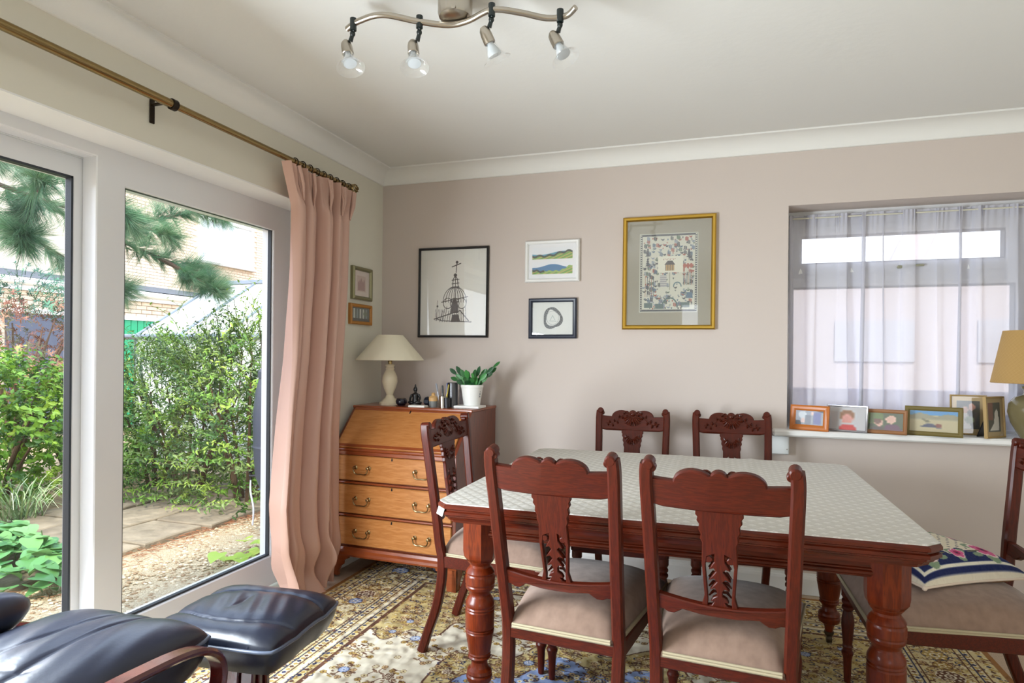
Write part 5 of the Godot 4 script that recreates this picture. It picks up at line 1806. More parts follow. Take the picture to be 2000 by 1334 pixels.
# ---------------------------------------------------------------- leather recliner and footstool
func pillow_top(g: Geo, x0: float, x1: float, z0: float, z1: float, y0: float, rise: float, skirt: float, seams: Array, sag := 0.0) -> Geo:
	var f := func(u: float, w: float) -> Vector3:
		var x := u * 2.0 - 1.0
		var z := w * 2.0 - 1.0
		var e := (1.0 - pow(absf(x), 4.0)) * (1.0 - pow(absf(z), 4.0))
		var y := y0 + rise * pow(maxf(e, 0.0), 0.45) - sag * (1.0 - x * x) * (1.0 - z * z)
		for s in seams:
			# every seam: line from (x, z) to (x, z) in -1..1, sunk into the padding
			var a := Vector2(s[0], s[1])
			var b := Vector2(s[2], s[3])
			var bow: float = s[4]
			var p := Vector2(x, z)
			var k := clampf((p - a).dot(b - a) / (b - a).length_squared(), 0, 1)
			var q := a.lerp(b, k) + (b - a).orthogonal().normalized() * bow * sin(PI * k)
			var dpt: float = s[5] if s.size() > 5 else 1.0
			y -= dpt * 0.0055 * exp(-pow(p.distance_to(q) / 0.028, 2.0)) + dpt * 0.0065 * exp(-pow(p.distance_to(q) / 0.15, 2.0))
		y += 0.0018 * sin(x * 23.0 + z * 9.0) * e * exp(-absf(z) * 1.5)
		var r := 0.05
		var cx := x * (1.0 - r * pow(absf(z), 8.0))
		var cz := z * (1.0 - r * pow(absf(x), 8.0))
		return Vector3(lerpf(x0, x1, cx * 0.5 + 0.5), y, lerpf(z1, z0, cz * 0.5 + 0.5))
	g.sheet(90, 90, f)
	for e in 4:
		var rim := func(u: float, w: float) -> Vector3:
			var p: Vector3 = [f.call(u, 0.0), f.call(1.0, u), f.call(1.0 - u, 1.0), f.call(0.0, 1.0 - u)][e]
			var c := Vector3((x0 + x1) * 0.5, p.y, (z0 + z1) * 0.5)
			var inw := (c - p) * 0.10 * (1.0 - w) * (1.0 - w)
			return p + inw - Vector3(0, skirt * (1.0 - w), 0)
		g.sheet(24, 4, rim)
	var pipe := Geo.new()
	var pts := []
	for e in 4:
		for k in 24:
			var u := k / 24.0
			pts.append([f.call(u, 0.0), f.call(1.0, u), f.call(1.0 - u, 1.0), f.call(0.0, 1.0 - u)][e])
	pts.append(pts[0])
	pipe.tube(pts, 0.0055, 7, false)
	return pipe

func leather_set() -> void:
	# footstool
	var t := thing("footstool", "black leather footstool on a red bentwood stand in front of the patio door", "footstool", Vector3(-1.395, 0, -1.635), 5.0)
	var g := Geo.new()
	var pipe := pillow_top(g, -0.225, 0.215, -0.20, 0.195, 0.375, 0.055, 0.072, [[-0.9, 0.35, 0.95, 0.45, -0.18], [-0.95, -0.35, 0.9, -0.40, 0.22], [-0.12, -0.22, -0.10, 0.24, 0.02, 0.35]])
	part("cushion", g, M.leather, t, 60)
	part("piping", pipe, M.piping, t, 60)
	g = Geo.new()
	g.box(Vector3(0, 0.302, 0), Vector3(0.36, 0.012, 0.32), 0.003)
	part("base_plate", g, M.black, t)
	g = Geo.new()
	for s in [-1.0, 1.0]:
		g.bar(smooth_path([Vector3(s * 0.025, 0.298, 0.03), Vector3(s * 0.025, 0.20, 0.035), Vector3(s * 0.025, 0.07, 0.055), Vector3(s * 0.03, 0.026, 0.10), Vector3(s * 0.08, 0.016, 0.19)], 4), Vector3.RIGHT, 0.042, 0.020, 0.004)
		g.bar(smooth_path([Vector3(s * 0.025, 0.298, -0.03), Vector3(s * 0.025, 0.20, -0.035), Vector3(s * 0.025, 0.07, -0.055), Vector3(s * 0.03, 0.026, -0.10), Vector3(s * 0.08, 0.016, -0.19)], 4), Vector3.RIGHT, 0.042, 0.020, 0.004)
	g.box(Vector3(0, 0.16, 0), Vector3(0.092, 0.27, 0.02), 0.003)
	part("stand", g, M.bentwood, t)
	# recliner, facing the stool
	t = thing("recliner", "black leather recliner with red bentwood arms, only its seat front in view", "armchair", Vector3(-1.52, -0.002, -1.065), 4.0)
	g = Geo.new()
	pipe = pillow_top(g, -0.27, 0.222, -0.345, 0.28, 0.425, 0.070, 0.09, [[-0.55, -0.95, -0.05, 0.98, 0.10], [0.42, -0.95, 0.30, 0.98, -0.12], [-0.46, -0.35, 0.36, -0.30, 0.06, 0.4]], -0.018)
	part("seat", g, M.leather, t, 60)
	part("piping", pipe, M.piping, t, 60)
	for s in [-1.0, 1.0]:
		var ax := 0.262 if s > 0 else -0.335
		g = Geo.new()
		g.bar(smooth_path([Vector3(ax, 0.44, 0.34), Vector3(ax, 0.475, 0.12), Vector3(ax, 0.468, -0.06), Vector3(ax, 0.448, -0.20), Vector3(ax + 0.004, 0.410, -0.275), Vector3(ax + 0.004, 0.352, -0.300), Vector3(ax, 0.28, -0.280), Vector3(ax, 0.20, -0.20), Vector3(ax, 0.16, -0.02), Vector3(ax * 0.9, 0.15, 0.16)], 5), Vector3.RIGHT, 0.052, 0.020, 0.007)
		var arm := part("arm", g, M.bentwood, t)
		if s < 0:
			g = Geo.new()
			g.blob(Vector3(ax + 0.055, 0.515, -0.02), Vector3(0.062, 0.070, 0.19), Basis.IDENTITY, 24, 14)
			part("arm_pad", g, M.leather, arm, 60)
	g = Geo.new()
	g.box(Vector3(0, 0.30, 0.0), Vector3(0.46, 0.05, 0.50), 0.01)
	g.lathe([Vector2(0.03, 0.05), Vector2(0.03, 0.28)], 14)
	part("seat_frame", g, M.black, t)
	g = Geo.new()
	g.lathe([Vector2(0, 0), Vector2(0.27, 0.0), Vector2(0.27, 0.03), Vector2(0.22, 0.05), Vector2(0, 0.055)], 32)
	part("base", g, M.bentwood, t)
	g = Geo.new()
	var back := func(u: float, w: float) -> Vector3:
		var x := (u * 2.0 - 1.0)
		return Vector3(x * 0.25 * (1.0 - 0.2 * w * w), 0.42 + 0.64 * w, 0.26 + 0.26 * w - 0.07 * sqrt(maxf(0.0, 1.0 - x * x * x * x)))
	g.sheet(20, 24, back, true)
	g.sheet(20, 24, func(u: float, w: float) -> Vector3:
		var p: Vector3 = back.call(u, w)
		return Vector3(p.x, p.y, 0.27 + 0.26 * w + 0.035 * (1.0 - pow(u * 2.0 - 1.0, 4.0))))
	part("backrest", g, M.leather, t, 60)

# ---------------------------------------------------------------- needlepoint cushion
func cushion() -> void:
	var W := 128
	var i := canvas(W, W, rgb(224, 214, 190))
	var navy := rgb(22, 34, 84)
	for a in 24:
		for b in 24:
			if (a + b) % 2 == 0:
				dot(i, a * 5.4 + 2, b * 5.4 + 2, 1.3, rgb(40, 46, 70))
	for x in W:
		for y in W:
			var d := mini(mini(x, W - 1 - x), mini(y, W - 1 - y))
			var wav := 25.0 + 5.0 * sin((x + y) * 0.21) + 4.0 * sin((x - y) * 0.33)
			if d < wav: i.set_pixel(x, y, navy)
			if d < 3: i.set_pixel(x, y, rgb(226, 216, 196))
			elif d >= 7 and d < 10: i.set_pixel(x, y, rgb(232, 226, 208))
	var flower := func(p: Vector2, r: float) -> void:
		for k in 3:
			dot(i, p.x + cos(k * 2.1 + 0.4) * r * 1.1, p.y + sin(k * 2.1 + 0.4) * r * 1.1, r * 0.55, rgb(130, 150, 122))
		for k in 5:
			dot(i, p.x + cos(k * TAU / 5) * r * 0.6, p.y + sin(k * TAU / 5) * r * 0.6, r * 0.58, rgb(230, 208, 200))
		for k in 5:
			dot(i, p.x + cos(k * TAU / 5) * r * 0.55, p.y + sin(k * TAU / 5) * r * 0.55, r * 0.44, rgb(206, 92, 140))
		dot(i, p.x, p.y, r * 0.42, rgb(160, 40, 84))
		dot(i, p.x, p.y, r * 0.2, rgb(40, 30, 70))
	for p in [[27, 27], [101, 27], [27, 101], [101, 101], [64, 22], [64, 106], [22, 64], [106, 64]]:
		flower.call(Vector2(p[0], p[1]), 11.5 if p[0] != 64 and p[1] != 64 else 7.0)
	for p in [[42, 18], [86, 18], [18, 42], [18, 86], [42, 110], [86, 110], [110, 42], [110, 86]]:
		dot(i, p[0], p[1], 5, rgb(130, 150, 122), 0.7)
		stroke(i, [Vector2(p[0] - 7, p[1] + 5), Vector2(p[0] + 7, p[1] + 6)], 2.4, rgb(106, 104, 76))
	var t := thing("cushion", "navy edged needlepoint cushion with pink roses lying on the end chair", "cushion", Vector3(0.695, 0.482, -2.545), 31.0)
	var m := pic(i, 0.95)
	m.normal_enabled = true
	m.normal_texture = noise_tex(41, 0.25, [], 128, 2, FastNoiseLite.TYPE_SIMPLEX_SMOOTH, 3.0)
	m.normal_scale = 0.4
	var hs := 0.215
	var f := func(u: float, w: float) -> Vector3:
		var x := u * 2.0 - 1.0
		var z := w * 2.0 - 1.0
		var e := (1.0 - x * x * x * x) * (1.0 - z * z * z * z)
		return Vector3(x * hs * (1.0 - 0.07 * (1.0 - z * z)), 0.022 + 0.082 * pow(maxf(e, 0.0), 0.62), -z * hs * (1.0 - 0.07 * (1.0 - x * x)))
	var g := Geo.new()
	g.sheet(36, 36, f)
	part("needlepoint_front", g, m, t, 60)
	g = Geo.new()
	g.sheet(20, 20, func(u: float, w: float) -> Vector3:
		var p: Vector3 = f.call(u, w)
		return Vector3(p.x, 0.022 - (p.y - 0.022) * 0.42, p.z), true)
	part("backing", g, mat(rgb(176, 134, 96), 0.9), t, 60)
	g = Geo.new()
	for e in 4:
		var pts := []
		for k in 17:
			var u := k / 16.0
			pts.append([f.call(u, 0.0), f.call(1.0, u), f.call(1.0 - u, 1.0), f.call(0.0, 1.0 - u)][e])
		g.tube(pts, 0.004, 6)
		g.blob(pts[0], Vector3(0.008, 0.008, 0.008))
	part("cord_edge", g, mat(rgb(226, 208, 190), 0.8), t)

# ---------------------------------------------------------------- garden
func leaf_mesh(l: float, w: float, fold := 0.25, droop := 0.15, heart := false) -> ArrayMesh:
	# along +z from the stalk, upper face +y
	var g := Geo.new()
	var rows := [[0.0, 0.12, 0.0], [0.28, 1.0, 0.06], [0.62, 0.78, 0.02], [1.0, 0.0, -1.0]]
	if heart:
		rows = [[-0.16, 0.55, 0.02], [0.0, 0.9, 0.05], [0.25, 1.0, 0.06], [0.55, 0.8, 0.0], [0.85, 0.35, -0.4], [1.0, 0.0, -0.8]]
	for r in rows.size() - 1:
		var a := Vector3(0, rows[r][2] * droop * l, rows[r][0] * l)
		var b := Vector3(0, rows[r + 1][2] * droop * l, rows[r + 1][0] * l)
		if heart and r == 0:
			a = Vector3(0, 0, 0)
		for s in [-1.0, 1.0]:
			var wa: float = rows[r][1] * w
			var wb: float = rows[r + 1][1] * w
			var ea := Vector3(s * wa, rows[r][2] * droop * l + fold * wa, rows[r][0] * l)
			var eb := b + Vector3(s * wb, fold * wb, 0)
			if s > 0: g.quad(a, b, eb, ea)
			else: g.quad(a, ea, eb, b)
	return g.mesh(60)

func shoot_mesh(n: int, len_: float, l: float, w: float, arch: float) -> ArrayMesh:
	var g := Geo.new()
	var lf := leaf_mesh(l, w)
	var arr := lf.surface_get_arrays(0)
	var vs: PackedVector3Array = arr[Mesh.ARRAY_VERTEX]
	var pts := []
	for k in 5:
		var u := k / 4.0
		pts.append(Vector3(0, len_ * (u - arch * u * u), len_ * u * u * 0.55 + len_ * 0.25 * u))
	g.tube(pts, [0.004, 0.003, 0.0025, 0.002, 0.001], 3, false)
	for k in n:
		var u := 0.15 + 0.85 * k / (n - 1.0)
		var i0 := mini(3, int(u * 4))
		var p: Vector3 = (pts[i0] as Vector3).lerp(pts[i0 + 1], u * 4 - i0)
		var a := k * 2.4
		var b := Basis(Vector3.UP, a) * Basis(Vector3.RIGHT, -0.35 + 0.3 * sin(k * 1.7))
		var sc := 0.75 + 0.35 * sin(k * 2.3)
		for m in range(0, vs.size(), 3):
			g.v.append(p + b * vs[m] * sc)
			g.v.append(p + b * vs[m + 1] * sc)
			g.v.append(p + b * vs[m + 2] * sc)
			for q in 3: g.uv.append(Vector2.ZERO)
	return g.mesh(0)

func leaf_mat(c: Color) -> StandardMaterial3D:
	var m := mat(c, 0.5)
	m.vertex_color_use_as_albedo = true
	m.backlight_enabled = true
	m.backlight = Color(0.5, 0.55, 0.3)
	return m

func hedge(label: String, lobes: Array, n: int, mesh: Mesh, m: Material, tones: Array, seed_: int, up: float) -> Node3D:
	var t := thing("hedge", label, "hedge")
	var rng := RandomNumberGenerator.new()
	rng.seed = seed_
	var xs := []
	var cols := []
	var total := 0.0
	for l in lobes: total += l[1].x * l[1].y
	for l in lobes:
		var c: Vector3 = l[0]
		var r: Vector3 = l[1]
		for k in int(n * r.x * r.y / total):
			var d := Vector3(rng.randfn(), rng.randfn(), rng.randfn()).normalized()
			if d.y < -0.85: d.y = -d.y
			var p := c + d * r * rng.randf_range(0.72, 1.04)
			if p.y < -0.1: continue
			var dir := (d * (1.0 - up) + Vector3(0, up, 0) + Vector3(rng.randfn(), rng.randfn(), rng.randfn()) * 0.25).normalized()
			var s := dir.cross(Vector3(d.z, 0.1, -d.x)).normalized()
			var fw := s.cross(dir).normalized()
			if fw.dot(d) < 0: fw = -fw
			s = dir.cross(fw)
			xs.append(Transform3D(Basis(s, dir, fw).scaled(Vector3.ONE * rng.randf_range(0.75, 1.25)), p))
			cols.append((tones[rng.randi() % tones.size()] as Color) * rng.randf_range(0.8, 1.15))
	many("foliage", mesh, m, xs, t, cols)
	var g := Geo.new()
	for l in lobes:
		var c: Vector3 = l[0]
		var r: Vector3 = l[1]
		for k in 7:
			var a := TAU * k / 7.0
			g.tube(smooth_path([Vector3(c.x + cos(a) * 0.08, -0.14, c.z + sin(a) * 0.08), Vector3(c.x + cos(a) * r.x * 0.3, c.y * 0.6, c.z + sin(a) * r.z * 0.3), Vector3(c.x + cos(a) * r.x * 0.7, c.y + r.y * 0.5, c.z + sin(a) * r.z * 0.7)], 3), [0.02, 0.018, 0.016, 0.014, 0.012, 0.01, 0.006], 6)
	tag(part("stems", g, mat(rgb(84, 66, 48), 0.9), t), "", "", "", "stuff")
	return t

func lin(r: float, g: float, b: float) -> Color:
	return rgb(r, g, b).srgb_to_linear()

func garden() -> void:
	var rng := RandomNumberGenerator.new()
	rng.seed = 9
	var GY := -0.12
	var xs := []
	var cols := []
	var t: Node3D
	# ground
	var soil := mat(Color.WHITE, 0.98)
	soil.albedo_texture = noise_tex(51, 0.02, [rgb(120, 102, 80), rgb(166, 146, 118), rgb(142, 122, 98)], 512, 5)
	soil.uv1_triplanar = true
	soil.uv1_scale = Vector3(0.6, 0.6, 0.6)
	var gravel := mat(Color.WHITE, 0.98)
	gravel.albedo_texture = noise_tex(52, 0.05, [rgb(158, 140, 112), rgb(196, 182, 154), rgb(172, 156, 128), rgb(206, 194, 168)], 512, 4)
	gravel.uv1_triplanar = true
	gravel.uv1_scale = Vector3(1.4, 1.4, 1.4)
	gravel.heightmap_enabled = true
	gravel.heightmap_texture = noise_tex(53, 0.12, [Color.BLACK, Color.WHITE], 512, 3)
	gravel.heightmap_scale = 0.8
	var g := Geo.new()
	g.box(Vector3(-10, GY - 0.16, -4), Vector3(15.3, 0.3, 30))
	tag(part("garden_ground", g, soil, self, 0), "bare brown earth of the garden outside the patio door", "ground").set_meta("kind", "structure")
	g = Geo.new()
	g.sheet(10, 40, func(u: float, w: float) -> Vector3: return Vector3(lerpf(-3.66, -2.35, u), GY + 0.004 + 0.008 * sin(u * 9.0 + w * 31.0) * sin(w * 57.0), lerpf(1.5, -7.5, w)))
	tag(part("gravel_path", g, gravel, self, 30), "pale gravel path running along just outside the patio door", "path").set_meta("kind", "structure")
	g = Geo.new()
	g.box(Vector3(2.6, GY - 0.16, -9.8), Vector3(9.0, 0.3, 11.0))
	tag(part("side_ground", g, soil, self, 0), "ground outside behind the netted window", "ground").set_meta("kind", "structure")
	xs = []
	cols = []
	for k in 5200:
		var p := Vector3(rng.randf_range(-3.62, -2.42), GY + 0.006, rng.randf_range(-4.9, -1.9))
		xs.append(Transform3D(Basis.from_euler(Vector3(rng.randf_range(-0.3, 0.3), rng.randf() * TAU, 0)).scaled(Vector3(1.0, rng.randf_range(0.35, 0.7), 0.8) * rng.randf_range(0.4, 1.2)), p))
		cols.append([lin(214, 202, 176), lin(190, 174, 146), lin(168, 150, 122), lin(150, 126, 98)][rng.randi() % 4])
	g = Geo.new()
	g.lathe([Vector2(0, -0.008), Vector2(0.013, -0.003), Vector2(0.011, 0.006), Vector2(0, 0.010)], 6)
	var pm := mat(Color.WHITE, 0.95)
	pm.vertex_color_use_as_albedo = true
	t = thing("gravel", "loose pale stone chips scattered over the gravel path", "gravel")
	many("chips", g.mesh(0), pm, xs, t, cols)
	# stone slabs, each its own piece
	var pv := Node3D.new()
	pv.name = "paving"
	add_child(pv)
	tag(pv, "weathered grey stone slab paving between the gravel and the hedges", "paving", "", "structure")
	var stone := []
	for k in 3:
		var m := mat(Color.WHITE, 0.95)
		m.albedo_texture = noise_tex(60 + k, 0.015, [rgb(122, 112, 96).darkened(k * 0.06), rgb(162, 150, 130).darkened(k * 0.05)], 256, 5)
		m.uv1_triplanar = true
		m.heightmap_enabled = true
		m.heightmap_texture = noise_tex(64, 0.03, [Color.BLACK, Color.WHITE], 256, 4)
		m.heightmap_scale = 1.0
		stone.append(m)
	for r in 3:
		var z := -1.2 + 0.17 * r
		var n := 0
		while z > -4.7:
			var l := rng.randf_range(0.42, 0.62)
			var x1 := -3.63 - r * 0.52 + rng.randf_range(-0.03, 0.03)
			var x0 := -3.63 - (r + 1) * 0.52 + 0.025
			var po := PackedVector2Array()
			for c in [[x0, z - l + 0.02], [x0, z], [(x0 + x1) * 0.5, z + rng.randf_range(-0.02, 0.01)], [x1, z], [x1 + rng.randf_range(-0.03, 0.02), z - l * 0.45], [x1, z - l + 0.02]]:
				po.append(Vector2(c[0] + rng.randf_range(-0.015, 0.015), -c[1] + rng.randf_range(-0.012, 0.012)))
			g = Geo.new()
			g.prism(po, GY - 0.03, GY + 0.042 + rng.randf_range(-0.006, 0.008), Transform3D(Basis(Vector3.RIGHT, -PI / 2), Vector3.ZERO), 0.008)
			part("slab", g, stone[(n + r) % 3], pv, 25)
			z -= l
			n += 1
	# hedges
	var gm := leaf_mat(Color.WHITE)
	var spray := shoot_mesh(15, 0.26, 0.050, 0.0085, 0.25)
	var broad := shoot_mesh(12, 0.20, 0.062, 0.019, 0.2)
	hedge("tall feathery green hedge filling the fixed patio pane, beside the water butt", [[Vector3(-4.65, 0.45, -4.65), Vector3(0.72, 0.85, 0.55)], [Vector3(-3.95, 0.50, -4.60), Vector3(0.62, 0.95, 0.52)], [Vector3(-5.3, 0.45, -4.9), Vector3(0.6, 0.80, 0.6)], [Vector3(-3.5, 0.55, -4.95), Vector3(0.5, 0.95, 0.5)]], 2600, spray, gm,
		[lin(70, 112, 34), lin(100, 142, 44), lin(48, 86, 34), lin(138, 168, 66), lin(110, 134, 76)], 3, 0.35)
	hedge("low broad-leaved green hedge behind the sliding patio leaf, under the brown conifer", [[Vector3(-6.1, 0.35, -3.9), Vector3(0.75, 0.78, 0.62)], [Vector3(-6.4, 0.3, -4.9), Vector3(0.7, 0.62, 0.6)], [Vector3(-5.9, 0.35, -3.0), Vector3(0.7, 0.78, 0.6)]], 1500, broad, gm,
		[lin(92, 140, 34), lin(126, 170, 46), lin(62, 108, 30), lin(158, 192, 70)], 4, 0.45)
	# loose sprigs that stand up in front of the greenhouse
	t = thing("sapling", "thin yellow green sapling sprigs rising above the hedge before the greenhouse", "sapling")
	xs = []
	cols = []
	for k in 70:
		var p := Vector3(rng.randf_range(-4.5, -3.45), 0, -4.6 + rng.randf_range(-0.3, 0.3))
		p.y = 1.22 + rng.randf_range(-0.1, 0.34) + (p.x + 4.5) * 0.16
		xs.append(Transform3D(Basis(Vector3.UP, rng.randf() * TAU).scaled(Vector3.ONE * rng.randf_range(0.6, 1.1)), p))
		cols.append(lin(150, 176, 80) * rng.randf_range(0.8, 1.2))
	many("foliage", spray, gm, xs, t, cols)
	g = Geo.new()
	for k in 9:
		var x := -4.4 + k * 0.11
		g.tube([Vector3(x, 0.6, -4.6), Vector3(x + 0.05, 1.2, -4.6), Vector3(x + 0.02 * (k % 3), 1.55 + 0.05 * (k % 4), -4.55)], [0.008, 0.006, 0.003], 5)
	tag(part("stems", g, mat(rgb(96, 84, 56), 0.9), t), "", "", "", "stuff")
	# dying conifer
	t = thing("conifer", "half-dead conifer with brown foliage and a blue green top above the low hedge", "tree")
	var tuft := shoot_mesh(22, 0.30, 0.06, 0.006, 0.5)
	for pass_ in 2:
		xs = []
		cols = []
		for k in (430 if pass_ == 0 else 170):
			var y := rng.randf_range(0.75, 1.75) if pass_ == 0 else rng.randf_range(1.55, 2.05)
			var rr := 0.58 * (1.0 - smoothstep(1.5, 2.3, y) * 0.7)
			var a := rng.randf() * TAU
			var p := Vector3(-7.05 + cos(a) * rr * rng.randf_range(0.5, 1.0), y, -4.75 + sin(a) * rr * rng.randf_range(0.5, 1.0))
			var b := Basis(Vector3.UP, PI / 2 - a) * Basis(Vector3.RIGHT, rng.randf_range(0.2, 1.4) if pass_ == 0 else rng.randf_range(-0.1, 1.0))
			xs.append(Transform3D(b.scaled(Vector3.ONE * rng.randf_range(0.7, 1.15)), p))
			cols.append(([lin(150, 96, 76), lin(112, 66, 52), lin(176, 128, 104), lin(96, 92, 66)][rng.randi() % 4] if pass_ == 0 else [lin(70, 120, 104), lin(90, 146, 118), lin(52, 96, 80)][rng.randi() % 3]) * rng.randf_range(0.8, 1.2))
		many("dead_foliage" if pass_ == 0 else "live_foliage", tuft, gm, xs, t, cols)
	g = Geo.new()
	for k in 9:
		var a := TAU * k / 9.0
		g.tube(smooth_path([Vector3(-7.05, -0.12, -4.75), Vector3(-7.05 + cos(a) * 0.15, 0.7, -4.75 + sin(a) * 0.15), Vector3(-7.05 + cos(a) * 0.5, 1.5, -4.75 + sin(a) * 0.5)], 3), [0.03, 0.028, 0.025, 0.02, 0.016, 0.012, 0.006], 6)
	part("trunk", g, mat(rgb(110, 86, 72), 0.95), t)
	# pine: trunk at the edge, boughs over the door
	t = thing("pine_tree", "pine tree with long dark needles hanging over the top of the patio door", "tree")
	var bark := mat(Color.WHITE, 0.95)
	bark.albedo_texture = noise_tex(70, 0.03, [rgb(70, 52, 48), rgb(120, 92, 80)], 256, 4)
	bark.uv1_triplanar = true
	bark.uv1_scale = Vector3(3, 1, 3)
	g = Geo.new()
	g.tube(smooth_path([Vector3(-4.80, -0.2, -2.93), Vector3(-4.92, 0.6, -2.95), Vector3(-5.1, 1.5, -2.9), Vector3(-5.2, 3.4, -2.85)], 5), 0.085, 12)
	part("trunk", g, bark, t)
	var boughs := [
		[Vector3(-5.15, 2.75, -2.88), Vector3(-4.7, 2.62, -2.9), Vector3(-4.2, 2.42, -2.86), Vector3(-3.75, 2.22, -2.64)],
		[Vector3(-4.0, 2.33, -2.78), Vector3(-3.98, 2.18, -2.77), Vector3(-4.02, 2.04, -2.74), Vector3(-3.98, 1.92, -2.70)],
		[Vector3(-5.15, 2.55, -2.9), Vector3(-4.7, 2.34, -3.2), Vector3(-4.3, 2.2, -3.6), Vector3(-3.95, 2.12, -3.7)],
		[Vector3(-4.7, 2.34, -3.2), Vector3(-4.5, 2.15, -3.6), Vector3(-4.35, 2.0, -4.0), Vector3(-4.25, 1.92, -4.35)],
		[Vector3(-4.3, 2.2, -3.6), Vector3(-4.25, 2.3, -3.95), Vector3(-4.15, 2.42, -4.2), Vector3(-4.1, 2.44, -4.4)],
		[Vector3(-5.15, 2.35, -2.9), Vector3(-4.8, 2.1, -3.2), Vector3(-4.55, 1.85, -3.5), Vector3(-4.4, 1.72, -3.7)],
		[Vector3(-4.7, 2.62, -2.9), Vector3(-4.4, 2.5, -2.6), Vector3(-4.0, 2.4, -2.5), Vector3(-3.8, 2.3, -2.4)],
		[Vector3(-4.2, 2.42, -2.86), Vector3(-4.1, 2.38, -3.05), Vector3(-4.05, 2.3, -3.2), Vector3(-3.95, 2.2, -3.35)],
		[Vector3(-4.35, 2.0, -4.0), Vector3(-4.2, 1.9, -4.1), Vector3(-4.1, 1.82, -4.2), Vector3(-4.0, 1.76, -4.25)],
		[Vector3(-5.2, 3.1, -2.86), Vector3(-4.6, 3.0, -3.1), Vector3(-4.1, 2.8, -3.4), Vector3(-3.8, 2.65, -3.7)],
		[Vector3(-5.1, 2.9, -2.86), Vector3(-4.8, 2.7, -2.5), Vector3(-4.4, 2.5, -2.2), Vector3(-4.1, 2.3, -2.0)]]
	xs = []
	cols = []
	for b in boughs:
		g = Geo.new()
		var pts := smooth_path(b, 5)
		var rad := []
		for k in pts.size(): rad.append(lerpf(0.020, 0.006, float(k) / pts.size()))
		g.tube(pts, rad, 7)
		part("branch", g, bark, t)
		for k in range(4, pts.size()):
			var d: Vector3 = (pts[k] - pts[k - 1]).normalized()
			var c := 5 if k < pts.size() - 3 else 8
			for m in c:
				var dir := (d + Vector3(rng.randfn(), rng.randfn() - 0.35, rng.randfn()) * 0.55).normalized()
				var s := dir.cross(Vector3(0.3, 1, 0.2)).normalized()
				xs.append(Transform3D(Basis(s, dir, s.cross(dir)).scaled(Vector3.ONE * rng.randf_range(0.8, 1.3)), pts[k] + dir * 0.02))
				cols.append([lin(84, 128, 100), lin(112, 156, 122), lin(60, 100, 76), lin(146, 172, 146)][rng.randi() % 4] * rng.randf_range(0.85, 1.15))
	g = Geo.new()
	for k in 60:
		var a := k * 2.4
		var sp := 0.2 + 0.9 * fposmod(k * 0.618, 1.0)
		var d := Vector3(cos(a) * sp, 1.0, sin(a) * sp).normalized()
		var p0 := Vector3(0, 0.05 * fposmod(k * 0.37, 1.0), 0)
		var p1 := p0 + d * (0.15 + 0.05 * fposmod(k * 0.77, 1.0)) - Vector3(0, 0.0, 0)
		var sd := d.cross(Vector3(sin(a), 0.2, cos(a))).normalized() * 0.0011
		g.tri(p0 - sd, p0 + sd, p1)
	many("needles", g.mesh(0), gm, xs, t, cols)
	# ground cover with round leaves, each leaf a part
	t = thing("ground_cover_plant", "patch of heart-shaped green leaves at the foot of the pine trunk", "plant")
	var heart := leaf_mesh(0.105, 0.062, 0.12, 0.25, true)
	var hm := [mat(rgb(86, 140, 82), 0.42), mat(rgb(112, 162, 98), 0.42), mat(rgb(64, 116, 70), 0.42)]
	for m in hm:
		m.backlight_enabled = true
		m.backlight = Color(0.4, 0.5, 0.3)
	for k in 210:
		var u := rng.randf()
		var w := rng.randf()
		var p := Vector3(lerpf(-3.42, -4.75, u), 0, lerpf(-2.22, -2.74, w) - 0.42 * u)
		var e := (1.0 - pow(2.0 * u - 1.0, 4.0)) * (1.0 - pow(2.0 * w - 1.0, 4.0))
		p.y = GY + 0.05 + 0.17 * e * rng.randf_range(0.6, 1.1)
		var o := part("leaf", heart, hm[k % 3], t)
		o.transform = Transform3D((Basis(Vector3.UP, rng.randf() * TAU) * Basis(Vector3.RIGHT, rng.randf_range(0.0, 0.7))).scaled(Vector3.ONE * rng.randf_range(0.75, 1.25)), p)
	g = Geo.new()
	for k in 40:
		var p := Vector3(rng.randf_range(-4.6, -3.5), GY, rng.randf_range(-3.1, -2.5))
		g.tube([p, p + Vector3(rng.randf_range(-0.05, 0.05), 0.14, rng.randf_range(-0.05, 0.05))], 0.003, 4)
	tag(part("stalks", g, mat(rgb(90, 120, 70), 0.8), t), "", "", "", "stuff")
	# arching grass
	t = thing("ornamental_grass", "pale arching strap-leaved grass clump before the low hedge", "grass plant")
	var gms := [mat(rgb(196, 206, 172), 0.6), mat(rgb(150, 176, 120), 0.6), mat(rgb(120, 150, 100), 0.6)]
	for k in 90:
		var a := rng.randf() * TAU
		var l := rng.randf_range(0.30, 0.55)
		var p := Vector3(-5.15 + rng.randf_range(-0.10, 0.10), GY, -3.50 + rng.randf_range(-0.14, 0.14))
		var d := Vector3(cos(a), 0, sin(a))
		var pts := []
		var hgt := rng.randf_range(0.25, 0.48)
		for q in 6:
			var u := q / 5.0
			pts.append(p + d * l * u + Vector3(0, hgt * (u * 2.2 - u * u * 1.7), 0))
		g = Geo.new()
		var sd := d.cross(Vector3.UP) * 0.006
		for q in 5:
			var w0 := 1.0 - 0.8 * q / 5.0
			var w1 := 1.0 - 0.8 * (q + 1) / 5.0
			g.quad(pts[q] - sd * w0, pts[q] + sd * w0, pts[q + 1] + sd * w1, pts[q + 1] - sd * w1)
		part("blade", g, gms[k % 3], t, 0)
	# young yellow green plant by the pane
	t = thing("leafy_weed", "yellow green young plant growing in the gravel close to the fixed pane", "plant")
	var ym := [mat(rgb(190, 206, 96), 0.5), mat(rgb(160, 190, 80), 0.5)]
	for m in ym:
		m.backlight_enabled = true
		m.backlight = Color(0.5, 0.55, 0.25)
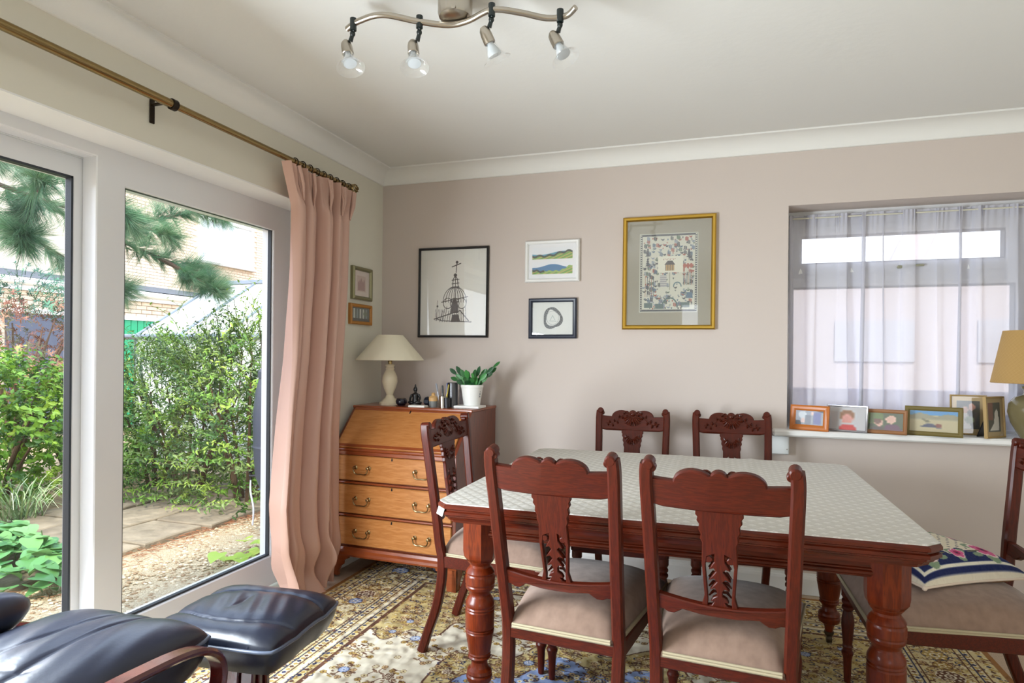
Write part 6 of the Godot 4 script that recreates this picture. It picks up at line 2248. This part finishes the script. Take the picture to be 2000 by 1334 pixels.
	for k in 22:
		var p := Vector3(-2.75 + rng.randf_range(-0.22, 0.16), GY + rng.randf_range(0.02, 0.12), -3.10 - rng.randf_range(0.0, 0.55))
		var o := part("leaf", heart, ym[k % 2], t)
		o.transform = Transform3D((Basis(Vector3.UP, rng.randf() * TAU) * Basis(Vector3.RIGHT, rng.randf_range(-0.2, 0.5))).scaled(Vector3.ONE * rng.randf_range(0.6, 1.0)), p)
	# needles and twigs littering the gravel edge
	xs = []
	for k in 420:
		var p := Vector3(-3.62 + rng.randfn() * 0.09, GY + 0.018, rng.randf_range(-4.4, -2.2))
		xs.append(Transform3D(Basis(Vector3.UP, rng.randf() * TAU) * Basis(Vector3.RIGHT, rng.randf_range(-0.2, 0.2)), p))
	g = Geo.new()
	g.tube([Vector3(0, 0, -0.05), Vector3(0.006, 0.003, 0), Vector3(0, 0, 0.05)], 0.0014, 3, false)
	t = thing("pine_litter", "fallen brown pine needles along the edge of the stone slabs", "pine litter")
	many("needles", g.mesh(0), mat(rgb(150, 100, 70), 0.9), xs, t)
	# water butt with tap and pipe
	var grey := mat(rgb(58, 62, 80), 0.45)
	t = thing("water_butt", "dark grey plastic water butt with a tap at the edge of the fixed pane", "water butt", Vector3(-3.10, -0.12, -4.05))
	g = Geo.new()
	g.lathe([Vector2(0, 0.32), Vector2(0.20, 0.32), Vector2(0.235, 0.42), Vector2(0.25, 0.62), Vector2(0.258, 0.64), Vector2(0.25, 0.66), Vector2(0.255, 0.88), Vector2(0.235, 1.06), Vector2(0.21, 1.16), Vector2(0, 1.16)], 36)
	part("barrel", g, grey, t)
	g = Geo.new()
	g.lathe([Vector2(0.20, 1.15), Vector2(0.222, 1.155), Vector2(0.222, 1.20), Vector2(0.19, 1.235), Vector2(0, 1.245)], 36)
	part("lid", g, grey, t)
	g = Geo.new()
	g.lathe([Vector2(0.20, 0), Vector2(0.17, 0.30), Vector2(0.22, 0.32), Vector2(0, 0.32)], 8)
	part("stand", g, mat(rgb(92, 102, 122), 0.6), t, 10)
	g = Geo.new()
	g.tube([Vector3(-0.20, 0.40, 0.06), Vector3(-0.29, 0.40, 0.08)], 0.012, 8)
	g.tube([Vector3(-0.28, 0.425, 0.078), Vector3(-0.28, 0.37, 0.078)], 0.010, 8)
	g.box(Vector3(-0.28, 0.43, 0.078), Vector3(0.012, 0.012, 0.05), 0.003)
	part("tap", g, M.black, t)
	g = Geo.new()
	g.tube(smooth_path([Vector3(-0.28, 0.37, 0.078), Vector3(-0.27, 0.28, 0.09), Vector3(-0.20, 0.17, 0.14), Vector3(-0.19, 0.05, 0.16)], 4), 0.007, 6)
	part("hose", g, mat(rgb(186, 190, 204), 0.5), t)
	# greenhouse
	t = thing("greenhouse", "glazed greenhouse roof with grey metal bars behind the tall hedge", "greenhouse")
	var alu := mat(rgb(128, 138, 150), 0.4, 0.5)
	var ghg := mat(Color(0.94, 0.96, 0.97, 0.55), 0.35)
	ghg.transparency = BaseMaterial3D.TRANSPARENCY_ALPHA
	var gx := -6.54
	for k in 3:
		var xa := gx + k * 0.64
		g = Geo.new()
		g.bar([Vector3(xa + 0.02, 1.785, -6.36) + Vector3(0.30, 0.375, -0.64), Vector3(xa + 0.02, 1.785, -6.36) + Vector3(0.30, -0.375, 0.64)], Vector3.RIGHT, 0.60, 0.006, 0.0)
		part("pane", g, ghg, t, 0)
		g = Geo.new()
		g.box(Vector3(xa + 0.32, 0.66, -5.72), Vector3(0.60, 1.44, 0.006))
		part("pane", g, ghg, t, 0)
	for k in 4:
		g = Geo.new()
		var xa := gx + k * 0.64
		g.bar([Vector3(xa, 2.17, -7.0), Vector3(xa, 1.415, -5.715)], Vector3.RIGHT, 0.03, 0.03, 0.003)
		g.bar([Vector3(xa, 1.40, -5.72), Vector3(xa, -0.12, -5.72)], Vector3.RIGHT, 0.03, 0.03, 0.003)
		part("glazing_bar", g, alu, t)
	g = Geo.new()
	g.bar([Vector3(gx - 0.06, 2.185, -7.0), Vector3(gx + 2.0, 2.185, -7.0)], Vector3.UP, 0.05, 0.07, 0.004)
	part("ridge", g, alu, t)
	g = Geo.new()
	g.tube([Vector3(gx - 0.14, 1.405, -5.70), Vector3(gx + 2.0, 1.405, -5.70)], 0.035, 10)
	part("gutter", g, alu, t)
	g = Geo.new()
	g.box(Vector3(gx, 0.64, -6.9), Vector3(0.006, 1.5, 2.3))
	part("end_pane", g, ghg, t, 0)
	# garage
	var brick := mat(Color.WHITE, 0.95)
	brick.albedo_texture = noise_tex(80, 0.03, [rgb(214, 192, 168), rgb(232, 214, 192)], 256, 4)
	brick.uv1_triplanar = true
	t = thing("garage", "brick garage with white gutter and green boarded door behind the greenhouse", "garage")
	g = Geo.new()
	g.box(Vector3(-11.52, 1.0, -9.0), Vector3(2.84, 2.35, 7.0))
	part("wall", g, mat(rgb(214, 200, 180), 0.95), t, 0)
	for r in 4:
		for c in 30:
			var z := -6.0 - c * 0.225 - (0.112 if r % 2 else 0.0)
			g = Geo.new()
			g.box(Vector3(-10.09, 1.90 + r * 0.075, z), Vector3(0.05, 0.065, 0.215), 0.004)
			part("brick", g, brick, t, 0)
	g = Geo.new()
	g.box(Vector3(-11.43, 2.40, -9.0), Vector3(2.95, 0.09, 7.2))
	part("roof", g, mat(rgb(112, 118, 128), 0.8), t, 0)
	g = Geo.new()
	g.box(Vector3(-10.03, 2.245, -9.0), Vector3(0.05, 0.17, 7.2))
	part("fascia", g, M.white, t, 0)
	g = Geo.new()
	g.tube([Vector3(-9.96, 2.30, -5.4), Vector3(-9.96, 2.27, -12.6)], 0.055, 10)
	part("gutter", g, M.white, t)
	g = Geo.new()
	g.box(Vector3(-10.06, 1.845, -9.0), Vector3(0.06, 0.07, 6.8))
	part("lintel", g, M.white, t, 0)
	var green := mat(rgb(16, 150, 104), 0.45)
	var gd := Node3D.new()
	gd.name = "door"
	t.add_child(gd, true)
	for k in 12:
		g = Geo.new()
		g.box(Vector3(-10.07, 0.86, -8.36 - k * 0.135), Vector3(0.04, 1.9, 0.127), 0.008)
		part("plank", g, green, gd, 0)
	g = Geo.new()
	g.box(Vector3(-10.07, 0.86, -7.3), Vector3(0.04, 1.9, 1.4))
	part("dark_door", g, mat(rgb(70, 78, 98), 0.5), t, 0)
	# house
	t = thing("house", "pale brick house gable with a white framed upstairs window", "house")
	var mortar := mat(rgb(222, 208, 190), 0.95)
	g = Geo.new()
	g.box(Vector3(-15.55, 3.4, -15.5), Vector3(5.0, 7.0, 15.0))
	part("wall", g, mortar, t, 0)
	g = Geo.new()
	for r in 58:
		for c in 34:
			var z := -10.4 - c * 0.225 - (0.112 if r % 2 else 0.0)
			var y := 2.4 + r * 0.075
			if z < -13.2 and z > -15.4 and y > 3.6 and y < 4.95: continue
			g.box(Vector3(-13.04, y, z), Vector3(0.03, 0.064, 0.214))
	var bs := part("brickwork", g, brick, t, 0)
	bs.set_meta("kind", "stuff")
	g = Geo.new()
	g.box(Vector3(-13.0, 3.66, -14.27), Vector3(0.22, 0.06, 2.1))
	part("sill", g, mat(rgb(180, 176, 172), 0.8), t, 0)
	var wn := Node3D.new()
	wn.name = "window"
	t.add_child(wn, true)
	g = Geo.new()
	for q in [[4.87, -14.27, 0.1, 2.0], [3.73, -14.27, 0.1, 2.0]]:
		g.box(Vector3(-13.0, q[0], q[1]), Vector3(0.1, q[2], q[3]), 0.01)
	for z in [-13.3, -14.27, -15.24]:
		g.box(Vector3(-13.0, 4.3, z), Vector3(0.1001, 1.2, 0.09), 0.01)
	part("window_frame", g, M.white, wn)
	for z in [-13.78, -14.76]:
		g = Geo.new()
		g.box(Vector3(-13.02, 4.3, z), Vector3(0.02, 1.1, 0.92))
		part("pane", g, mat(rgb(228, 234, 240), 0.15), wn, 0)
	# what shows through the netted window
	t = thing("neighbour_house", "pale neighbouring house seen dimly through the net curtain", "house")
	g = Geo.new()
	g.box(Vector3(1.9, 1.1, -8.2), Vector3(4.6, 2.2, 0.3))
	part("wall", g, mat(rgb(176, 168, 170), 0.95), t, 0)
	g = Geo.new()
	for w in [[-0.1, 0.55], [1.3, 0.8], [2.6, 0.6]]:
		g.box(Vector3(w[0] + 0.4, 1.42, -8.05), Vector3(w[1], 0.46, 0.04))
		part("window", g, mat(rgb(166, 166, 174), 0.4), t, 0)
		g = Geo.new()
	g = Geo.new()
	g.bar([Vector3(2.0, 1.75, -9.4), Vector3(3.3, 4.6, -9.4)], Vector3.BACK, 0.16, 0.34, 0.01)
	part("bargeboard", g, mat(rgb(214, 204, 206), 0.8), t, 0)
	g = Geo.new()
	g.prism(PackedVector2Array([Vector2(4.35, 2.1), Vector2(5.6, 4.4), Vector2(7, 4.4), Vector2(7, 0), Vector2(4.35, 0)]), -9.6, -9.3)
	part("gable", g, mat(rgb(206, 178, 160), 0.9), t, 0)

# ---------------------------------------------------------------- build
const SKY := 1.8
const EXPO := 1.1
const SUN := 2.0
const FRONT := 0.4
const LEFT := 15.0

func _ready() -> void:
	camera_and_light()
	materials()
	M.brasspull = mat(rgb(150, 132, 96), 0.28, 1.0)
	M.celadon = mat(rgb(120, 110, 78), 0.18)
	M.peach = mat(rgb(204, 166, 150), 0.40)
	M.peach.rim_enabled = true
	M.peach.rim = 0.3
	M.peach.backlight_enabled = true
	M.peach.backlight = Color(0.18, 0.10, 0.08)
	M.net = mat(Color(0.84, 0.84, 0.88, 0.66), 0.9)
	M.net.transparency = BaseMaterial3D.TRANSPARENCY_ALPHA
	M.net.backlight_enabled = true
	M.net.backlight = Color(0.42, 0.42, 0.46)
	room()
	garden()
	rug()
	bureau()
	on_bureau()
	table()
	chairs()
	cushion()
	pictures()
	sill_things()
	curtains()
	ceiling_light()
	leather_set()
